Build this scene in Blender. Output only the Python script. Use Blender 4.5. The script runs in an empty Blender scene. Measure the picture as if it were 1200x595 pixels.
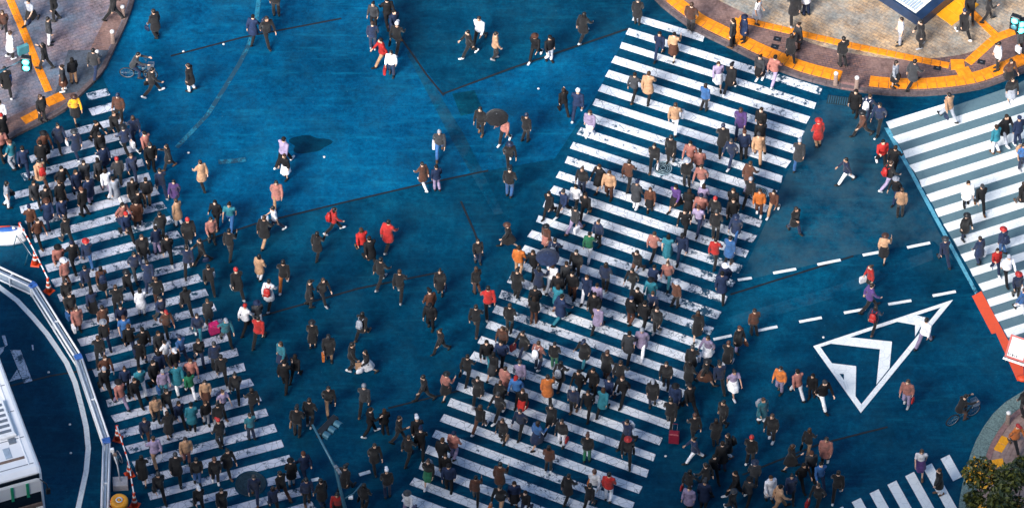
import bpy, bmesh, math, random
from mathutils import Vector, Matrix
R = math.radians
rnd = random.Random(11)
scene = bpy.context.scene
col = scene.collection

# ------------------------------------------------------------------ camera, sky, sun, exposure
CAM_H, CAM_TH, CAM_F = 180.0, R(50.5), 6400.0          # height, depression, focal length in photo pixels
CAM_Y = -CAM_H / math.tan(CAM_TH)
cam_data = bpy.data.cameras.new('camera'); cam = bpy.data.objects.new('camera', cam_data); col.objects.link(cam)
cam.location = (0, CAM_Y, CAM_H); cam.rotation_euler = (math.pi/2 - CAM_TH, 0, 0)
cam_data.sensor_width = 36; cam_data.lens = CAM_F / 1200 * 36; cam_data.clip_start = 1; cam_data.clip_end = 3000
scene.camera = cam
SUN_EL, SUN_AZ = R(31), R(214)                            # azimuth clockwise from +Y (top of the picture)
world = bpy.data.worlds.new('World'); scene.world = world; world.use_nodes = True
wn = world.node_tree.nodes; wl = world.node_tree.links
sky = wn.new('ShaderNodeTexSky'); sky.sky_type = 'NISHITA'; sky.sun_disc = False
sky.sun_elevation = SUN_EL; sky.sun_rotation = SUN_AZ
wl.new(sky.outputs[0], wn['Background'].inputs[0]); wn['Background'].inputs[1].default_value = 0.07
sun_data = bpy.data.lights.new('sun', 'SUN'); sun = bpy.data.objects.new('sun', sun_data); col.objects.link(sun)
sun_data.energy = 3.8; sun_data.angle = R(32); sun_data.color = (1, .95, .88)
d = Vector((math.sin(SUN_AZ)*math.cos(SUN_EL), math.cos(SUN_AZ)*math.cos(SUN_EL), math.sin(SUN_EL)))
sun.rotation_euler = d.to_track_quat('Z', 'Y').to_euler(); sun.location = (0, 0, 60)
vs = scene.view_settings; vs.view_transform = 'Standard'; vs.look = 'None'; vs.gamma = 1; vs.exposure = 1.55
scene.render.engine = 'CYCLES'

# ------------------------------------------------------------------ helpers
def G(px, py, z=0.0):
    """photo pixel -> point of the plane at height z"""
    a, b = (px - 600) / CAM_F, (297.5 - py) / CAM_F
    ct, st = math.cos(CAM_TH), math.sin(CAM_TH)
    dx, dy, dz = a, ct + b*st, -st + b*ct
    t = (z - CAM_H) / dz
    return Vector((dx*t, CAM_Y + dy*t, z))

def srgb(r, g, b):
    f = lambda c: (c/255/12.92) if c <= 10 else ((c/255 + .055)/1.055)**2.4
    return (f(r), f(g), f(b), 1)

def newmat(name):
    m = bpy.data.materials.new(name); m.use_nodes = True
    return m, m.node_tree.nodes, m.node_tree.links, m.node_tree.nodes['Principled BSDF']

def noise(n, l, scale, detail=4, rough=.6, vec=None, dim=None):
    t = n.new('ShaderNodeTexNoise'); t.inputs['Scale'].default_value = scale
    t.inputs['Detail'].default_value = detail; t.inputs['Roughness'].default_value = rough
    if vec is not None: l.new(vec, t.inputs['Vector'])
    return t.outputs['Fac']

def ramp(n, l, fac, stops):
    r = n.new('ShaderNodeValToRGB'); e = r.color_ramp.elements
    while len(e) < len(stops): e.new(.5)
    for i, (p, c) in enumerate(stops):
        e[i].position = p; e[i].color = c if len(c) == 4 else (*c, 1)
    l.new(fac, r.inputs[0]); return r.outputs[0]

def mix(n, l, fac, a, b, mode='MIX'):
    m = n.new('ShaderNodeMix'); m.data_type = 'RGBA'; m.blend_type = mode
    for i, v in ((0, fac), (6, a), (7, b)):
        if isinstance(v, (int, float)): m.inputs[i].default_value = v
        elif isinstance(v, tuple): m.inputs[i].default_value = v if len(v) == 4 else (*v, 1)
        else: l.new(v, m.inputs[i])
    return m.outputs[2]

def pos(n): return n.new('ShaderNodeNewGeometry').outputs['Position']

def bump(n, l, b, h, strength=.3, dist=.01):
    u = n.new('ShaderNodeBump'); u.inputs['Strength'].default_value = strength; u.inputs['Distance'].default_value = dist
    l.new(h, u.inputs['Height']); l.new(u.outputs[0], b.inputs['Normal'])

def simple(name, c, rough=.6, metal=0, var=.25, scale=6, coat=0):
    m, n, l, b = newmat(name)
    p = n.new('ShaderNodeTexCoord').outputs['Object']
    f = noise(n, l, scale, 5, .65, p)
    lo = tuple(x*(1-var) for x in c[:3]); hi = tuple(min(1, x*(1+var)) for x in c[:3])
    l.new(ramp(n, l, f, [(.3, lo), (.7, hi)]), b.inputs['Base Color'])
    b.inputs['Roughness'].default_value = rough; b.inputs['Metallic'].default_value = metal
    if coat: b.inputs['Coat Weight'].default_value = coat
    return m

def stretch(n, l, v, s, rz=0):
    m = n.new('ShaderNodeMapping'); m.inputs['Scale'].default_value = s; m.inputs['Rotation'].default_value = (0, 0, rz)
    l.new(v, m.inputs['Vector']); return m.outputs[0]

M = {}
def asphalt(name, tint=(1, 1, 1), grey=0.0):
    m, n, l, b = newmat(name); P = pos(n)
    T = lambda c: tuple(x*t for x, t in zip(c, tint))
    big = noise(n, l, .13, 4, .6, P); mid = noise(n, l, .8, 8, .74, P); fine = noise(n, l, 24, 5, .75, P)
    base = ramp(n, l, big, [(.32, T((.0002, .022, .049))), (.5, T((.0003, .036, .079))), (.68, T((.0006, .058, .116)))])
    c = mix(n, l, .9, base, ramp(n, l, mid, [(.28, (.42, .46, .52)), (.5, (1, 1, 1)), (.72, (1.75, 1.55, 1.4))]), 'MULTIPLY')
    c = mix(n, l, .7, c, ramp(n, l, fine, [(.28, (.5, .5, .5)), (.72, (1.5, 1.5, 1.5))]), 'MULTIPLY')
    gr = noise(n, l, 4.5, 9, .82, P)
    c = mix(n, l, .9, c, ramp(n, l, gr, [(.32, (.42, .45, .5)), (.5, (1, 1, 1)), (.68, (1.9, 1.7, 1.5))]), 'MULTIPLY')
    for rz, am in ((R(21), .4), (R(-58), .3)):
        ln = noise(n, l, 1.0, 6, .7, stretch(n, l, P, (.35, 9, 1), rz))
        c = mix(n, l, ramp(n, l, ln, [(.64, (0, 0, 0)), (.74, (am,)*3)]), c, T((.006, .17, .24)))
        c = mix(n, l, ramp(n, l, ln, [(.28, (am*1.4,)*3), (.38, (0, 0, 0))]), c, (.0003, .013, .028))
    # brushed lighter scuffs, along and across the traffic
    for rz, am, sx in ((R(20), .42, .2), (R(-62), .30, .3), (R(64), .22, .35)):
        s = noise(n, l, 1.0, 8, .75, stretch(n, l, P, (sx, 2.4, 1), rz))
        c = mix(n, l, ramp(n, l, s, [(.55, (0, 0, 0)), (.78, (am, am, am))]), c, T((.006, .16, .25)))
    # greyer worn aggregate and dark oil blotches
    gw = noise(n, l, .5, 7, .72, stretch(n, l, P, (1, 1, 1), .4))
    k = .25 + grey
    c = mix(n, l, ramp(n, l, gw, [(.46 - grey*.2, (0, 0, 0)), (.66, (k, k, k))]), c, ((.012, .066, .092) if grey == 0 else (.038, .080, .105)))
    oil = noise(n, l, .62, 5, .66, stretch(n, l, P, (.8, 1.3, 1), -.5))
    c = mix(n, l, ramp(n, l, oil, [(.60, (0, 0, 0)), (.74, (.62,)*3)]), c, (.0005, .016, .034))
    # scattered pale grit
    v = n.new('ShaderNodeTexVoronoi'); v.inputs['Scale'].default_value = 1.7; l.new(P, v.inputs['Vector'])
    c = mix(n, l, ramp(n, l, v.outputs['Distance'], [(.0, (.75,)*3), (.035, (0, 0, 0))]), c, (.10, .34, .44))
    l.new(c, b.inputs['Base Color'])
    l.new(ramp(n, l, mid, [(.3, (.30,)*3), (.7, (.60,)*3)]), b.inputs['Roughness'])
    b.inputs['Specular IOR Level'].default_value = .35; b.inputs['Specular Tint'].default_value = (.05, .5, 1, 1)
    bump(n, l, b, fine, .4, .012); return m
M['asphalt'] = asphalt('asphalt')
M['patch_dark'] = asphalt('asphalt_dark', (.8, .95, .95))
M['patch_lit'] = asphalt('asphalt_lit', (.9, 1.55, 1.72))  # brighter tint stands in for stronger light on the upper road
M['patch_grey'] = asphalt('asphalt_greyed', (1.1, 1.12, 1.05), .5)
M['patch_band'] = asphalt('asphalt_band', (1.3, 1.25, 1.2), .15)
M['patch_oval'] = asphalt('asphalt_oval', (.5, .5, .5))
M['patch_teal'] = asphalt('asphalt_teal', (1.3, 1.1, .9))

def paint(name, c, wear=.5, wc=(.006, .045, .085)):
    m, n, l, b = newmat(name); P = pos(n)
    w1 = noise(n, l, 2.4, 10, .78, P); w2 = noise(n, l, .16, 2, .5, P); dirt = noise(n, l, 1.3, 6, .7, P)
    add = n.new('ShaderNodeMath'); add.operation = 'MULTIPLY_ADD'; l.new(w2, add.inputs[0]); add.inputs[1].default_value = .45; l.new(w1, add.inputs[2])
    t = .99 - wear*.13
    mask = ramp(n, l, add.outputs[0], [(t - .02, (0, 0, 0)), (t + .02, (1, 1, 1))])
    # fine cracks
    v = n.new('ShaderNodeTexVoronoi'); v.feature = 'DISTANCE_TO_EDGE'; v.inputs['Scale'].default_value = 3.2; l.new(P, v.inputs['Vector'])
    cr = ramp(n, l, v.outputs['Distance'], [(.0, (.55*wear,)*3), (.035, (0, 0, 0))])
    cm = mix(n, l, 1.0, mask, cr, 'LIGHTEN')
    cc = mix(n, l, ramp(n, l, dirt, [(.35, (0, 0, 0)), (.72, (min(.8, .5*wear + .08),)*3)]), c, (c[0]*.5, c[1]*.6, c[2]*.72))
    l.new(mix(n, l, cm, cc, wc), b.inputs['Base Color'])
    b.inputs['Roughness'].default_value = .55
    bump(n, l, b, w1, .2, .01); return m
WHITE = (.80, .80, .82)
M['paint'] = paint('road_paint', WHITE, 1.35)
M['paint_fresh'] = paint('road_paint_fresh', (.84, .85, .84), .45)
M['paint_worn_shaded'] = paint('road_paint_worn_shaded', (.64, .65, .73), 1.5)  # real flaking; the lavender tone puts the left side's shade into the paint
M['paint_ghost'] = paint('road_paint_ghost', (.01, .17, .27), 2.2)
M['paint_red'] = paint('road_paint_red', (.72, .085, .03), .3)
M['paint_blue'] = paint('road_paint_blue', (.10, .36, .48), 1.2)
M['paint_grey'] = paint('road_surface_grey', (.10, .17, .20), .5)

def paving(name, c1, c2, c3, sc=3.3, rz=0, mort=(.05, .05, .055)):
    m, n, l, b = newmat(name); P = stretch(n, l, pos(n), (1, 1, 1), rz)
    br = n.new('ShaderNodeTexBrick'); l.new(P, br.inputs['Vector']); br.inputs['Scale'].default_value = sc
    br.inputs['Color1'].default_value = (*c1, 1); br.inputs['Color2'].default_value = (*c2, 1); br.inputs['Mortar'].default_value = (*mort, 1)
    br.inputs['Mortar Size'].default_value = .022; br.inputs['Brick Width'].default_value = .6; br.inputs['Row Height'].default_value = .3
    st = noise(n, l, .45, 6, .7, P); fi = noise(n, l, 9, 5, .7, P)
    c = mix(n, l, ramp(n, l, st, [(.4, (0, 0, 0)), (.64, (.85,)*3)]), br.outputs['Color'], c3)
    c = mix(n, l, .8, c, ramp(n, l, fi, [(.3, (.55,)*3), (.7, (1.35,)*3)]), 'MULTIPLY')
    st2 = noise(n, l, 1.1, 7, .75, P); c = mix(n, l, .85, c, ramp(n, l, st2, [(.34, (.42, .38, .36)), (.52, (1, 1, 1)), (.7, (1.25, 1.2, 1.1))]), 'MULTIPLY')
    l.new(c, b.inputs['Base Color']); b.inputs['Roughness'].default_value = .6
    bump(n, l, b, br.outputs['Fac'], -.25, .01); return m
M['pave_warm_lit'] = paving('paving_warm_lit', (.54, .35, .19), (.40, .26, .15), (.24, .27, .27), 1.9, rz=R(35), mort=(.20, .15, .11))  # warm glow of unseen shop lamps is put into the stone colour
M['pave_brick'] = paving('paving_brick', (.20, .105, .085), (.13, .08, .08), (.24, .15, .13), 2.6, R(-12), (.03, .025, .03))
M['pave_mauve'] = paving('paving_mauve', (.27, .19, .19), (.20, .15, .18), (.09, .15, .22), 1.9, rz=R(-25), mort=(.10, .08, .09))
M['ramp'] = paving('paving_ramp', (.07, .09, .12), (.05, .075, .11), (.09, .10, .13), rz=R(20))
M['kerb'] = simple('kerb_stone', (.10, .075, .08), .8, 0, .4, 9)
M['kerb_green'] = simple('kerb_granite', (.13, .19, .18), .75, 0, .55, 14)
M['kerb_red'] = simple('kerb_brick', (.24, .13, .12), .8, 0, .35, 9)
M['deck'] = simple('paving_deck', (.30, .20, .17), .7, 0, .3, 5)  # brown boards, warmed in colour for the corner's lamp glow
M['tactile'] = simple('tactile_orange', (.78, .235, .004), .6, 0, .34, 2.2)
M['tactile_y'] = simple('tactile_yellow', (.86, .36, .008), .55, 0, .16, 3)
M['white_metal'] = simple('white_metal', (.78, .80, .84), .35, 0, .1, 3)
M['white_body'] = simple('white_vehicle_paint', (.82, .83, .87), .3, 0, .06, .7, .4)
M['pale_panel'] = simple('pale_panel', (.34, .42, .52), .4, 0, .2, 4)
M['blue_plastic'] = simple('blue_plastic', (.04, .13, .42), .4, 0, .2, 5)
M['grey_metal'] = simple('grey_metal', (.22, .25, .29), .42, .5, .2, 6)
M['teal_metal'] = simple('teal_metal', (.03, .11, .17), .45, .2, .2, 6)
M['dark'] = simple('dark_metal', (.012, .015, .02), .45, .2, .3, 6)
M['navy'] = simple('navy_fascia', (.012, .03, .075), .35, 0, .3, 2)
M['glass'] = simple('dark_glass', (.008, .014, .022), .07, 0, .3, 2)
M['cone'] = simple('cone_red', (.75, .07, .015), .5, 0, .15, 6)
M['yellow'] = simple('drum_yellow', (.85, .34, .02), .45, 0, .15, 6)
M['concrete'] = simple('concrete', (.36, .35, .38), .9, 0, .2, 8)
M['brown'] = simple('brown_stone', (.19, .13, .11), .8, 0, .35, 9)
M['cap_white'] = simple('cap_white', (.75, .72, .70), .5, 0, .1, 6)
M['iron'] = simple('cast_iron', (.020, .045, .062), .45, .4, .4, 10)
M['iron_lite'] = simple('worn_iron', (.30, .42, .48), .4, .4, .35, 9)
M['rubber'] = simple('rubber', (.01, .01, .012), .8, 0, .2, 5)
M['bark'] = simple('bark', (.07, .05, .035), .9, 0, .4, 9)
M['red_sign'] = simple('sign_red', (.40, .012, .008), .45, 0, .1, 4)
M['cream'] = simple('cream_panel', (.86, .82, .70), .5, 0, .06, 3)
M['sign_white'] = simple('sign_white', (.80, .82, .83), .45, 0, .06, 3)
M['amber'] = simple('amber_lens', (.85, .35, .02), .25, 0, .1, 5)
M['green_glow'] = simple('green_glow', (.02, .32, .17), .3, 0, .2, 3)
M['pink_trim'] = simple('pink_trim', (.62, .12, .18), .4, 0, .2, 3)
def emit(name, c, s):
    m, n, l, b = newmat(name); b.inputs['Base Color'].default_value = (*c, 1)
    b.inputs['Emission Color'].default_value = (*c, 1); b.inputs['Emission Strength'].default_value = s; return m
M['lamp_cyan'] = emit('signal_green_lit', (.05, .85, .8), 5.0)
M['lamp_off'] = simple('signal_lens_off', (.06, .20, .24), .2, 0, .2, 4)
M['lit_panel'] = emit('lit_panel', (1, .95, .82), .9)
def objcol(name, rough, var, scale, spec=.3, sheen=0.0):
    m, n, l, b = newmat(name); oi = n.new('ShaderNodeObjectInfo')
    p = n.new('ShaderNodeTexCoord').outputs['Object']; f = noise(n, l, scale, 4, .6, p)
    l.new(mix(n, l, 1.0, oi.outputs['Color'], ramp(n, l, f, [(.3, (1-var,)*3), (.7, (1+var,)*3)]), 'MULTIPLY'), b.inputs['Base Color'])
    b.inputs['Roughness'].default_value = rough; b.inputs['Specular IOR Level'].default_value = spec
    if sheen: b.inputs['Sheen Weight'].default_value = sheen
    bump(n, l, b, f, .5, .03); return m
M['cloth'] = objcol('cloth', .85, .35, 7, .25, .15)
M['skin'] = objcol('skin', .55, .08, 6, .4)
M['hair'] = objcol('hair', .5, .4, 18, .45)
M['leather'] = objcol('leather', .5, .25, 8, .4)
M['eye'] = simple('eye', (.02, .015, .012), .3)
M['lip'] = simple('lip', (.32, .11, .09), .5)

class MB:
    def __init__(s): s.v = []; s.f = []; s.mi = []
    def add(s, v, f, mi=0):
        o = len(s.v); s.v += [tuple(x) for x in v]; s.f += [tuple(i + o for i in q) for q in f]; s.mi += [mi]*len(f); return s
    def box(s, c, size, rz=0, mi=0, ch=0.0):
        x, y, z = (k/2 for k in size); m = Matrix.Translation(c) @ Matrix.Rotation(rz, 4, 'Z')
        if ch <= 0:
            v = [m @ Vector((a*x, b*y, e*z)) for e in (-1, 1) for a, b in ((-1, -1), (1, -1), (1, 1), (-1, 1))]
            return s.add(v, [(3, 2, 1, 0), (4, 5, 6, 7), (0, 1, 5, 4), (1, 2, 6, 5), (2, 3, 7, 6), (3, 0, 4, 7)], mi)
        rr = [(-1, -1), (1, -1), (1, 1), (-1, 1)]
        v = [m @ Vector((a*(x - i), b*(y - i), h)) for h, i in ((-z, 0), (z - ch, 0), (z, ch)) for a, b in rr]
        f = [(3, 2, 1, 0), (8, 9, 10, 11)] + [(k*4 + j, k*4 + (j+1) % 4, k*4 + 4 + (j+1) % 4, k*4 + 4 + j) for k in (0, 1) for j in range(4)]
        return s.add(v, f, mi)
    def prism(s, poly, z0, z1, mi=0):
        n = len(poly); v = [(p[0], p[1], z0) for p in poly] + [(p[0], p[1], z1) for p in poly]
        a = sum(poly[i][0]*poly[(i+1) % n][1] - poly[(i+1) % n][0]*poly[i][1] for i in range(n))
        f = [tuple(range(n))[::-1], tuple(range(n, 2*n))] + [(i, (i+1) % n, n + (i+1) % n, n + i) for i in range(n)]
        if a < 0: f = [q[::-1] for q in f]
        return s.add(v, f, mi)
    def tube(s, pts, rad, n=8, mi=0, cap=True):
        pts = [Vector(p) for p in pts]; v = []
        for i, p in enumerate(pts):
            t = (pts[min(i+1, len(pts)-1)] - pts[max(i-1, 0)])
            t = t.normalized() if t.length > 1e-9 else Vector((0, 0, 1))
            a = Vector((1, 0, 0)) if abs(t.x) < .9 else Vector((0, 1, 0))
            b = t.cross(a).normalized(); a = b.cross(t)
            r = rad[i] if isinstance(rad, (list, tuple)) else rad
            rx, ry = r if isinstance(r, tuple) else (r, r)
            v += [p + a*math.cos(k*2*math.pi/n)*rx + b*math.sin(k*2*math.pi/n)*ry for k in range(n)]
        m = len(pts)
        f = [(i*n + k, i*n + (k+1) % n, (i+1)*n + (k+1) % n, (i+1)*n + k) for i in range(m-1) for k in range(n)]
        if cap: f += [tuple(range(n))[::-1], tuple(range((m-1)*n, m*n))]
        return s.add(v, f, mi)
    def rings(s, rr, n=14, mi=0, cap=True):          # (cx, cy, z, rx, ry)
        v = [(cx + rx*math.cos(k*2*math.pi/n), cy + ry*math.sin(k*2*math.pi/n), z) for cx, cy, z, rx, ry in rr for k in range(n)]
        m = len(rr); f = [(i*n + k, i*n + (k+1) % n, (i+1)*n + (k+1) % n, (i+1)*n + k) for i in range(m-1) for k in range(n)]
        if cap: f += [tuple(range(n))[::-1], tuple(range((m-1)*n, m*n))]
        return s.add(v, f, mi)
    def ball(s, c, r, n=12, m=8, mi=0):
        rx, ry, rz = r if isinstance(r, tuple) else (r, r, r)
        return s.rings([(c[0], c[1], c[2] - rz*math.cos(math.pi*(i + .35)/(m - 1 + .7)), rx*math.sin(math.pi*(i + .35)/(m - 1 + .7)), ry*math.sin(math.pi*(i + .35)/(m - 1 + .7))) for i in range(m)], n, mi)
    def torus(s, c, Rr, r, axis='z', n=28, m=8, mi=0, sx=1):
        v = []
        for i in range(n):
            a = i*2*math.pi/n
            for j in range(m):
                b = j*2*math.pi/m; q = Rr + r*math.cos(b)
                x, y, z = q*math.cos(a), q*math.sin(a), r*math.sin(b)
                if axis == 'x': x, y, z = z, x, y
                v.append((c[0] + x*sx, c[1] + y, c[2] + z))
        f = [(i*m + j, ((i+1) % n)*m + j, ((i+1) % n)*m + (j+1) % m, i*m + (j+1) % m) for i in range(n) for j in range(m)]
        return s.add(v, f, mi)
    def mesh(s, name, mats, smooth=False):
        me = bpy.data.meshes.new(name); me.from_pydata(s.v, [], s.f)
        for m in (mats if isinstance(mats, (list, tuple)) else [mats]): me.materials.append(M[m] if isinstance(m, str) else m)
        if any(s.mi): me.polygons.foreach_set('material_index', s.mi)
        if smooth: me.polygons.foreach_set('use_smooth', [True]*len(s.f))
        me.update(); return me
    def build(s, name, mats, parent=None, smooth=False):
        return link(name, s.mesh(name, mats, smooth), parent)

def link(name, me, parent=None, loc=(0, 0, 0), rz=0, sc=None):
    o = bpy.data.objects.new(name, me); col.objects.link(o)
    o.location = loc; o.rotation_euler = (0, 0, rz)
    if sc is not None: o.scale = sc if isinstance(sc, tuple) else (sc,)*3
    if parent: o.parent = parent
    return o
def tag(o, label=None, cat=None, group=None, kind=None):
    if label: o['label'] = label
    if cat: o['category'] = cat
    if group: o['group'] = group
    if kind: o['kind'] = kind
    return o
def empty(name, loc=(0, 0, 0), rz=0):
    o = link(name, None, None, loc, rz); o.empty_display_size = .3; return o
def copy_tree(o, parent=None):
    c = o.copy(); col.objects.link(c)
    if parent: c.parent = parent
    for ch in list(o.children): copy_tree(ch, c)
    return c

# ------------------------------------------------------------------ the road
def gpoly(px, z=0): return [G(x, y, z) for x, y in px]
road = MB().add([(-420, -420, 0), (420, -420, 0), (420, 420, 0), (-420, 420, 0)], [(0, 1, 2, 3)]).build('road', 'asphalt')
tag(road, 'dark blue asphalt of the wide open scramble crossing', kind='structure')
def patch(px, mat, z):
    o = MB().prism(gpoly(px), .0005, z).build('asphalt_patch', mat, road); return o
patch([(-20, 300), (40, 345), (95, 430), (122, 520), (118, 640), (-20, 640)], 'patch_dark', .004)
patch([(166, -60), (450, -60), (470, 45), (520, 110), (736, 36), (700, 110), (650, 186), (572, 200), (490, 217), (400, 238), (300, 262), (228, 286), (190, 240), (120, 90)], 'patch_lit', .004)  # upper section between the seams, coloured as better lit
patch([(476, 62), (484, 60), (545, 160), (590, 250), (580, 252), (530, 165)], 'patch_band', .007)
patch([(530, 110), (556, 106), (566, 130), (540, 136)], 'patch_teal', .008)
oc = G(362, 169); MB().prism([(oc.x + (1.0 + .16*math.sin(3*a + 1) + .1*math.sin(5*a))*math.cos(a)*.85, oc.y + (1.0 + .16*math.sin(3*a + 1) + .1*math.sin(5*a))*math.sin(a)*.5) for a in [k*math.pi/15 for k in range(30)]], .0005, .008).build('asphalt_patch', 'patch_oval', road)  # darker oval with a wavy outline
patch([(852, 372), (985, 333), (1092, 292), (1094, 304), (990, 345), (860, 384)], 'patch_band', .005)
patch([(958, 118), (1012, 116), (1040, 150), (1098, 268), (1118, 306), (1095, 283), (1000, 299), (866, 330), (900, 255)], 'patch_grey', .0045)
# dark tar joints
def strip(px, w, z0, z1, mb=None):
    mb = mb or MB(); P = [G(*p) for p in px]; L, Rr = [], []
    for i, p in enumerate(P):
        t = (P[min(i+1, len(P)-1)] - P[max(i-1, 0)]).normalized(); nn = Vector((-t.y, t.x, 0))*w/2
        L.append(p + nn); Rr.append(p - nn)
    for i in range(len(P)-1): mb.prism([L[i], Rr[i], Rr[i+1], L[i+1]], z0, z1)
    return mb
for px in ([(200, 66), (285, 44), (400, 22)], [(470, 45), (500, 88), (520, 112)], [(520, 110), (600, 80), (736, 34)],
           [(230, 285), (300, 262), (400, 238), (490, 217), (572, 200)], [(540, 236), (556, 272), (566, 300)],
           [(856, 345), (930, 322), (1000, 300)], [(300, 372), (420, 338), (520, 318)], [(455, 478), (560, 452)],
           [(0, 455), (60, 440), (110, 432)], [(870, 556), (960, 520), (1040, 500)]):
    strip(px, .085, .0005, .0108).build('tar_joint', 'dark', road)

# ------------------------------------------------------------------ zebra crossings
CL = {0:(741.2,24.1),3:(717.1,73.9),6:(692.5,124.5),10:(660.1,191),14:(627.9,258.8),18:(594.4,329.3),22:(559.5,401.5),26:(525.2,475.3),31:(480.4,568.4)}
CR = {1:(960.4,111.9),4:(939,162.2),7:(915.5,213.5),10:(890.8,266.2),13:(866.4,319.8),17:(833.3,391.9),20:(806.3,447.1),23:(781.3,503.3),27:(749.3,578.3)}
AR = {0:(128.8,111.9),4:(161.5,177.3),8:(194.1,244),11:(219.8,293.9),15:(253.5,364.6),18:(280.6,415.6),22:(316.4,486.9),25:(342.6,541.4)}
AL = {6:(25.9,250.7),10:(56.3,318.7),14:(86.7,387.9),18:(117.8,458.4),21:(143.5,512.8),25:(175.7,586.5)}
BL = {0:(1042.8,152),4:(1081,219.2),8:(1119.4,287.9),12:(1159.5,358.7),14:(1182.4,396)}
BR = {0:(1243,89.5),4:(1281,156),8:(1319,224),12:(1360,296),14:(1382,333)}
def lsq(D, dim):
    """least-squares straight line through the ground points of an edge"""
    P = {k: G(*v) for k, v in D.items()}; ks = list(P); n = len(ks)
    mk = sum(ks)/n; m = sum((P[k][dim] for k in ks))/n
    b = sum((k - mk)*(P[k][dim] - m) for k in ks)/sum((k - mk)**2 for k in ks); return m - b*mk, b
def edge(D):
    (ax, bx), (ay, by) = lsq(D, 0), lsq(D, 1)
    return lambda k: Vector((ax + bx*k, ay + by*k, 0))
WALKS = {}
def zebra(name, label, L, Rr, ks, frac, mat, cuts={}):
    eL, eR = edge(L), edge(Rr); WALKS[name] = (eL, eR)
    root = empty('crosswalk', eL(ks[len(ks)//2])); tag(root, label, kind='structure'); inv = -root.location
    for k in ks:
        a, b = cuts.get(k, (0, 1))
        p, q = eL(k), eR(k); dk = eL(k - frac) - eL(k); dq = eR(k - frac) - eR(k)
        pl = [p.lerp(q, a), p.lerp(q, b), (p + dk).lerp(q + dq, b), (p + dk).lerp(q + dq, a)]
        pl = [v + Vector((rnd.uniform(-.05, .05), rnd.uniform(-.018, .018), 0)) + inv for v in pl]
        MB().prism(pl, .001, .0135).build('stripe', mat, root)
    return root
zebra('C', 'broad diagonal zebra crossing through the middle of the road', CL, CR, list(range(0, 34)), .46, 'paint', {0: (0, .36), -1: (0, .1)})
zebra('A', 'crowded zebra crossing on the left behind the cones', AL, AR, list(range(0, 29)), .47, 'paint_worn_shaded', {0: (.84, 1), 1: (.80, 1), 2: (.55, 1), 3: (.22, 1), 4: (.12, 1)})
zebra('B', 'bright zebra crossing at the right edge', BL, BR, list(range(0, 17)), .48, 'paint_fresh', {0: (0, .34)})
DX = edge({0: (1102, 537.5), 1: (1081.5, 547), 2: (1061, 558), 3: (1040, 568), 4: (1019, 577.5), 5: (998, 588)})
DY = edge({0: (1119, 558), 1: (1099, 568.5), 2: (1078.5, 579.5), 3: (1057, 590)})
dq = G(1114, 605) - G(1081.5, 547)
root = empty('crosswalk', G(1060, 580)); tag(root, 'short zebra crossing of steep stripes at the bottom right corner', kind='structure')
for k in range(0, 7):
    p = DX(k); ln = .45 if k == 0 else 1.0; e = (DX(0) - DX(1))*.5
    pl = [p - root.location, p + e - root.location, p + e + dq*ln - root.location, p + dq*ln - root.location]
    MB().prism(pl, .001, .0135).build('stripe', 'paint_fresh', root)
WALKS['D'] = (lambda k: DX(k), lambda k: DX(k) + dq)
# blue border strip and red strip beside the right crossing
o = MB().prism(gpoly([(1036, 150), (1042, 150), (1146, 342), (1143, 345), (1100, 266), (1082, 233), (1066, 203), (1053, 180)]), .001, .0085).build('border_strip', 'paint_blue')
tag(o, 'light blue painted strip along the right crossing', kind='structure')
o = MB().prism(gpoly([(1139, 347), (1150, 341), (1180, 396), (1199, 424), (1200, 446), (1192, 446), (1177, 412), (1167, 390), (1162, 391)]), .001, .009).build('red_strip', 'paint_red')
tag(o, 'orange red painted strip beside the right crossing', kind='structure')
o = MB().prism(gpoly([(1042, 150), (1190, 100), (1260, 60), (1420, 330), (1184, 400)]), .001, .0065).build('crossing_surface', 'paint_grey')
tag(o, 'grey teal worn surfacing under the right crossing', kind='structure')
# dashed lane lines
def dashes(label, segs, w=.135, mat='paint_fresh'):
    c = G(*segs[0][0]); root = empty('lane_line', c); tag(root, label, kind='structure')
    for a, b in segs:
        mb = strip([a, b], w, .001, .012); mb.v = [(x - c.x, y - c.y, z) for x, y, z in mb.v]; mb.build('dash', mat, root)
T8 = lambda ox, oy, x, y: (ox + x/4.44, oy + y/4.44)
dashes('upper row of white dashes right of the central crossing', [((864.5, 328), (881, 325.5)), ((906, 320), (933, 315)), ((958, 310), (985, 304.5)), ((1011, 299), (1030, 295.5)), ((1063, 290), (1090, 284.5))])
dashes('lower row of white dashes above the painted triangle', [((836, 397.5), (857.5, 393)), ((886.5, 387.5), (911, 382.5)), ((936.5, 377), (963, 372)), ((989, 366.5), (1014, 362)), ((1041, 356.5), (1068, 352)), ((1093, 346.5), (1120, 341.5))])
dashes('short white dashes beside the left crossing', [((365, 562.5), (374, 560.5)), ((421, 556), (434, 552))], .16)
root = link('lane_line', strip([(-8, 330), (0, 337), (20, 352), (38, 371), (55, 391), (66, 407), (78, 425), (88, 448), (96, 478), (101, 500), (103.5, 525), (101, 552), (96, 575), (91, 598), (86, 620)], .22, .005, .012).mesh('lane_line', 'paint_fresh'))
tag(root, 'curved solid white line left of the white barrier', kind='structure')
o = link('lane_line', strip([(207, 173), (224, 155), (243, 135), (262, 105), (280, 76), (292, 52), (300, 25), (304, -5)], .2, .006, .0095).mesh('lane_line', 'paint_ghost'))
tag(o, 'faint erased curved line on the upper left road', kind='structure')
o = link('lane_line', strip([(256, 190), (272, 189), (288, 187)], .25, .009, .012).mesh('lane_line', 'paint_ghost'))
tag(o, 'short pale paint smear above the tan coated walker', kind='structure')
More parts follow.
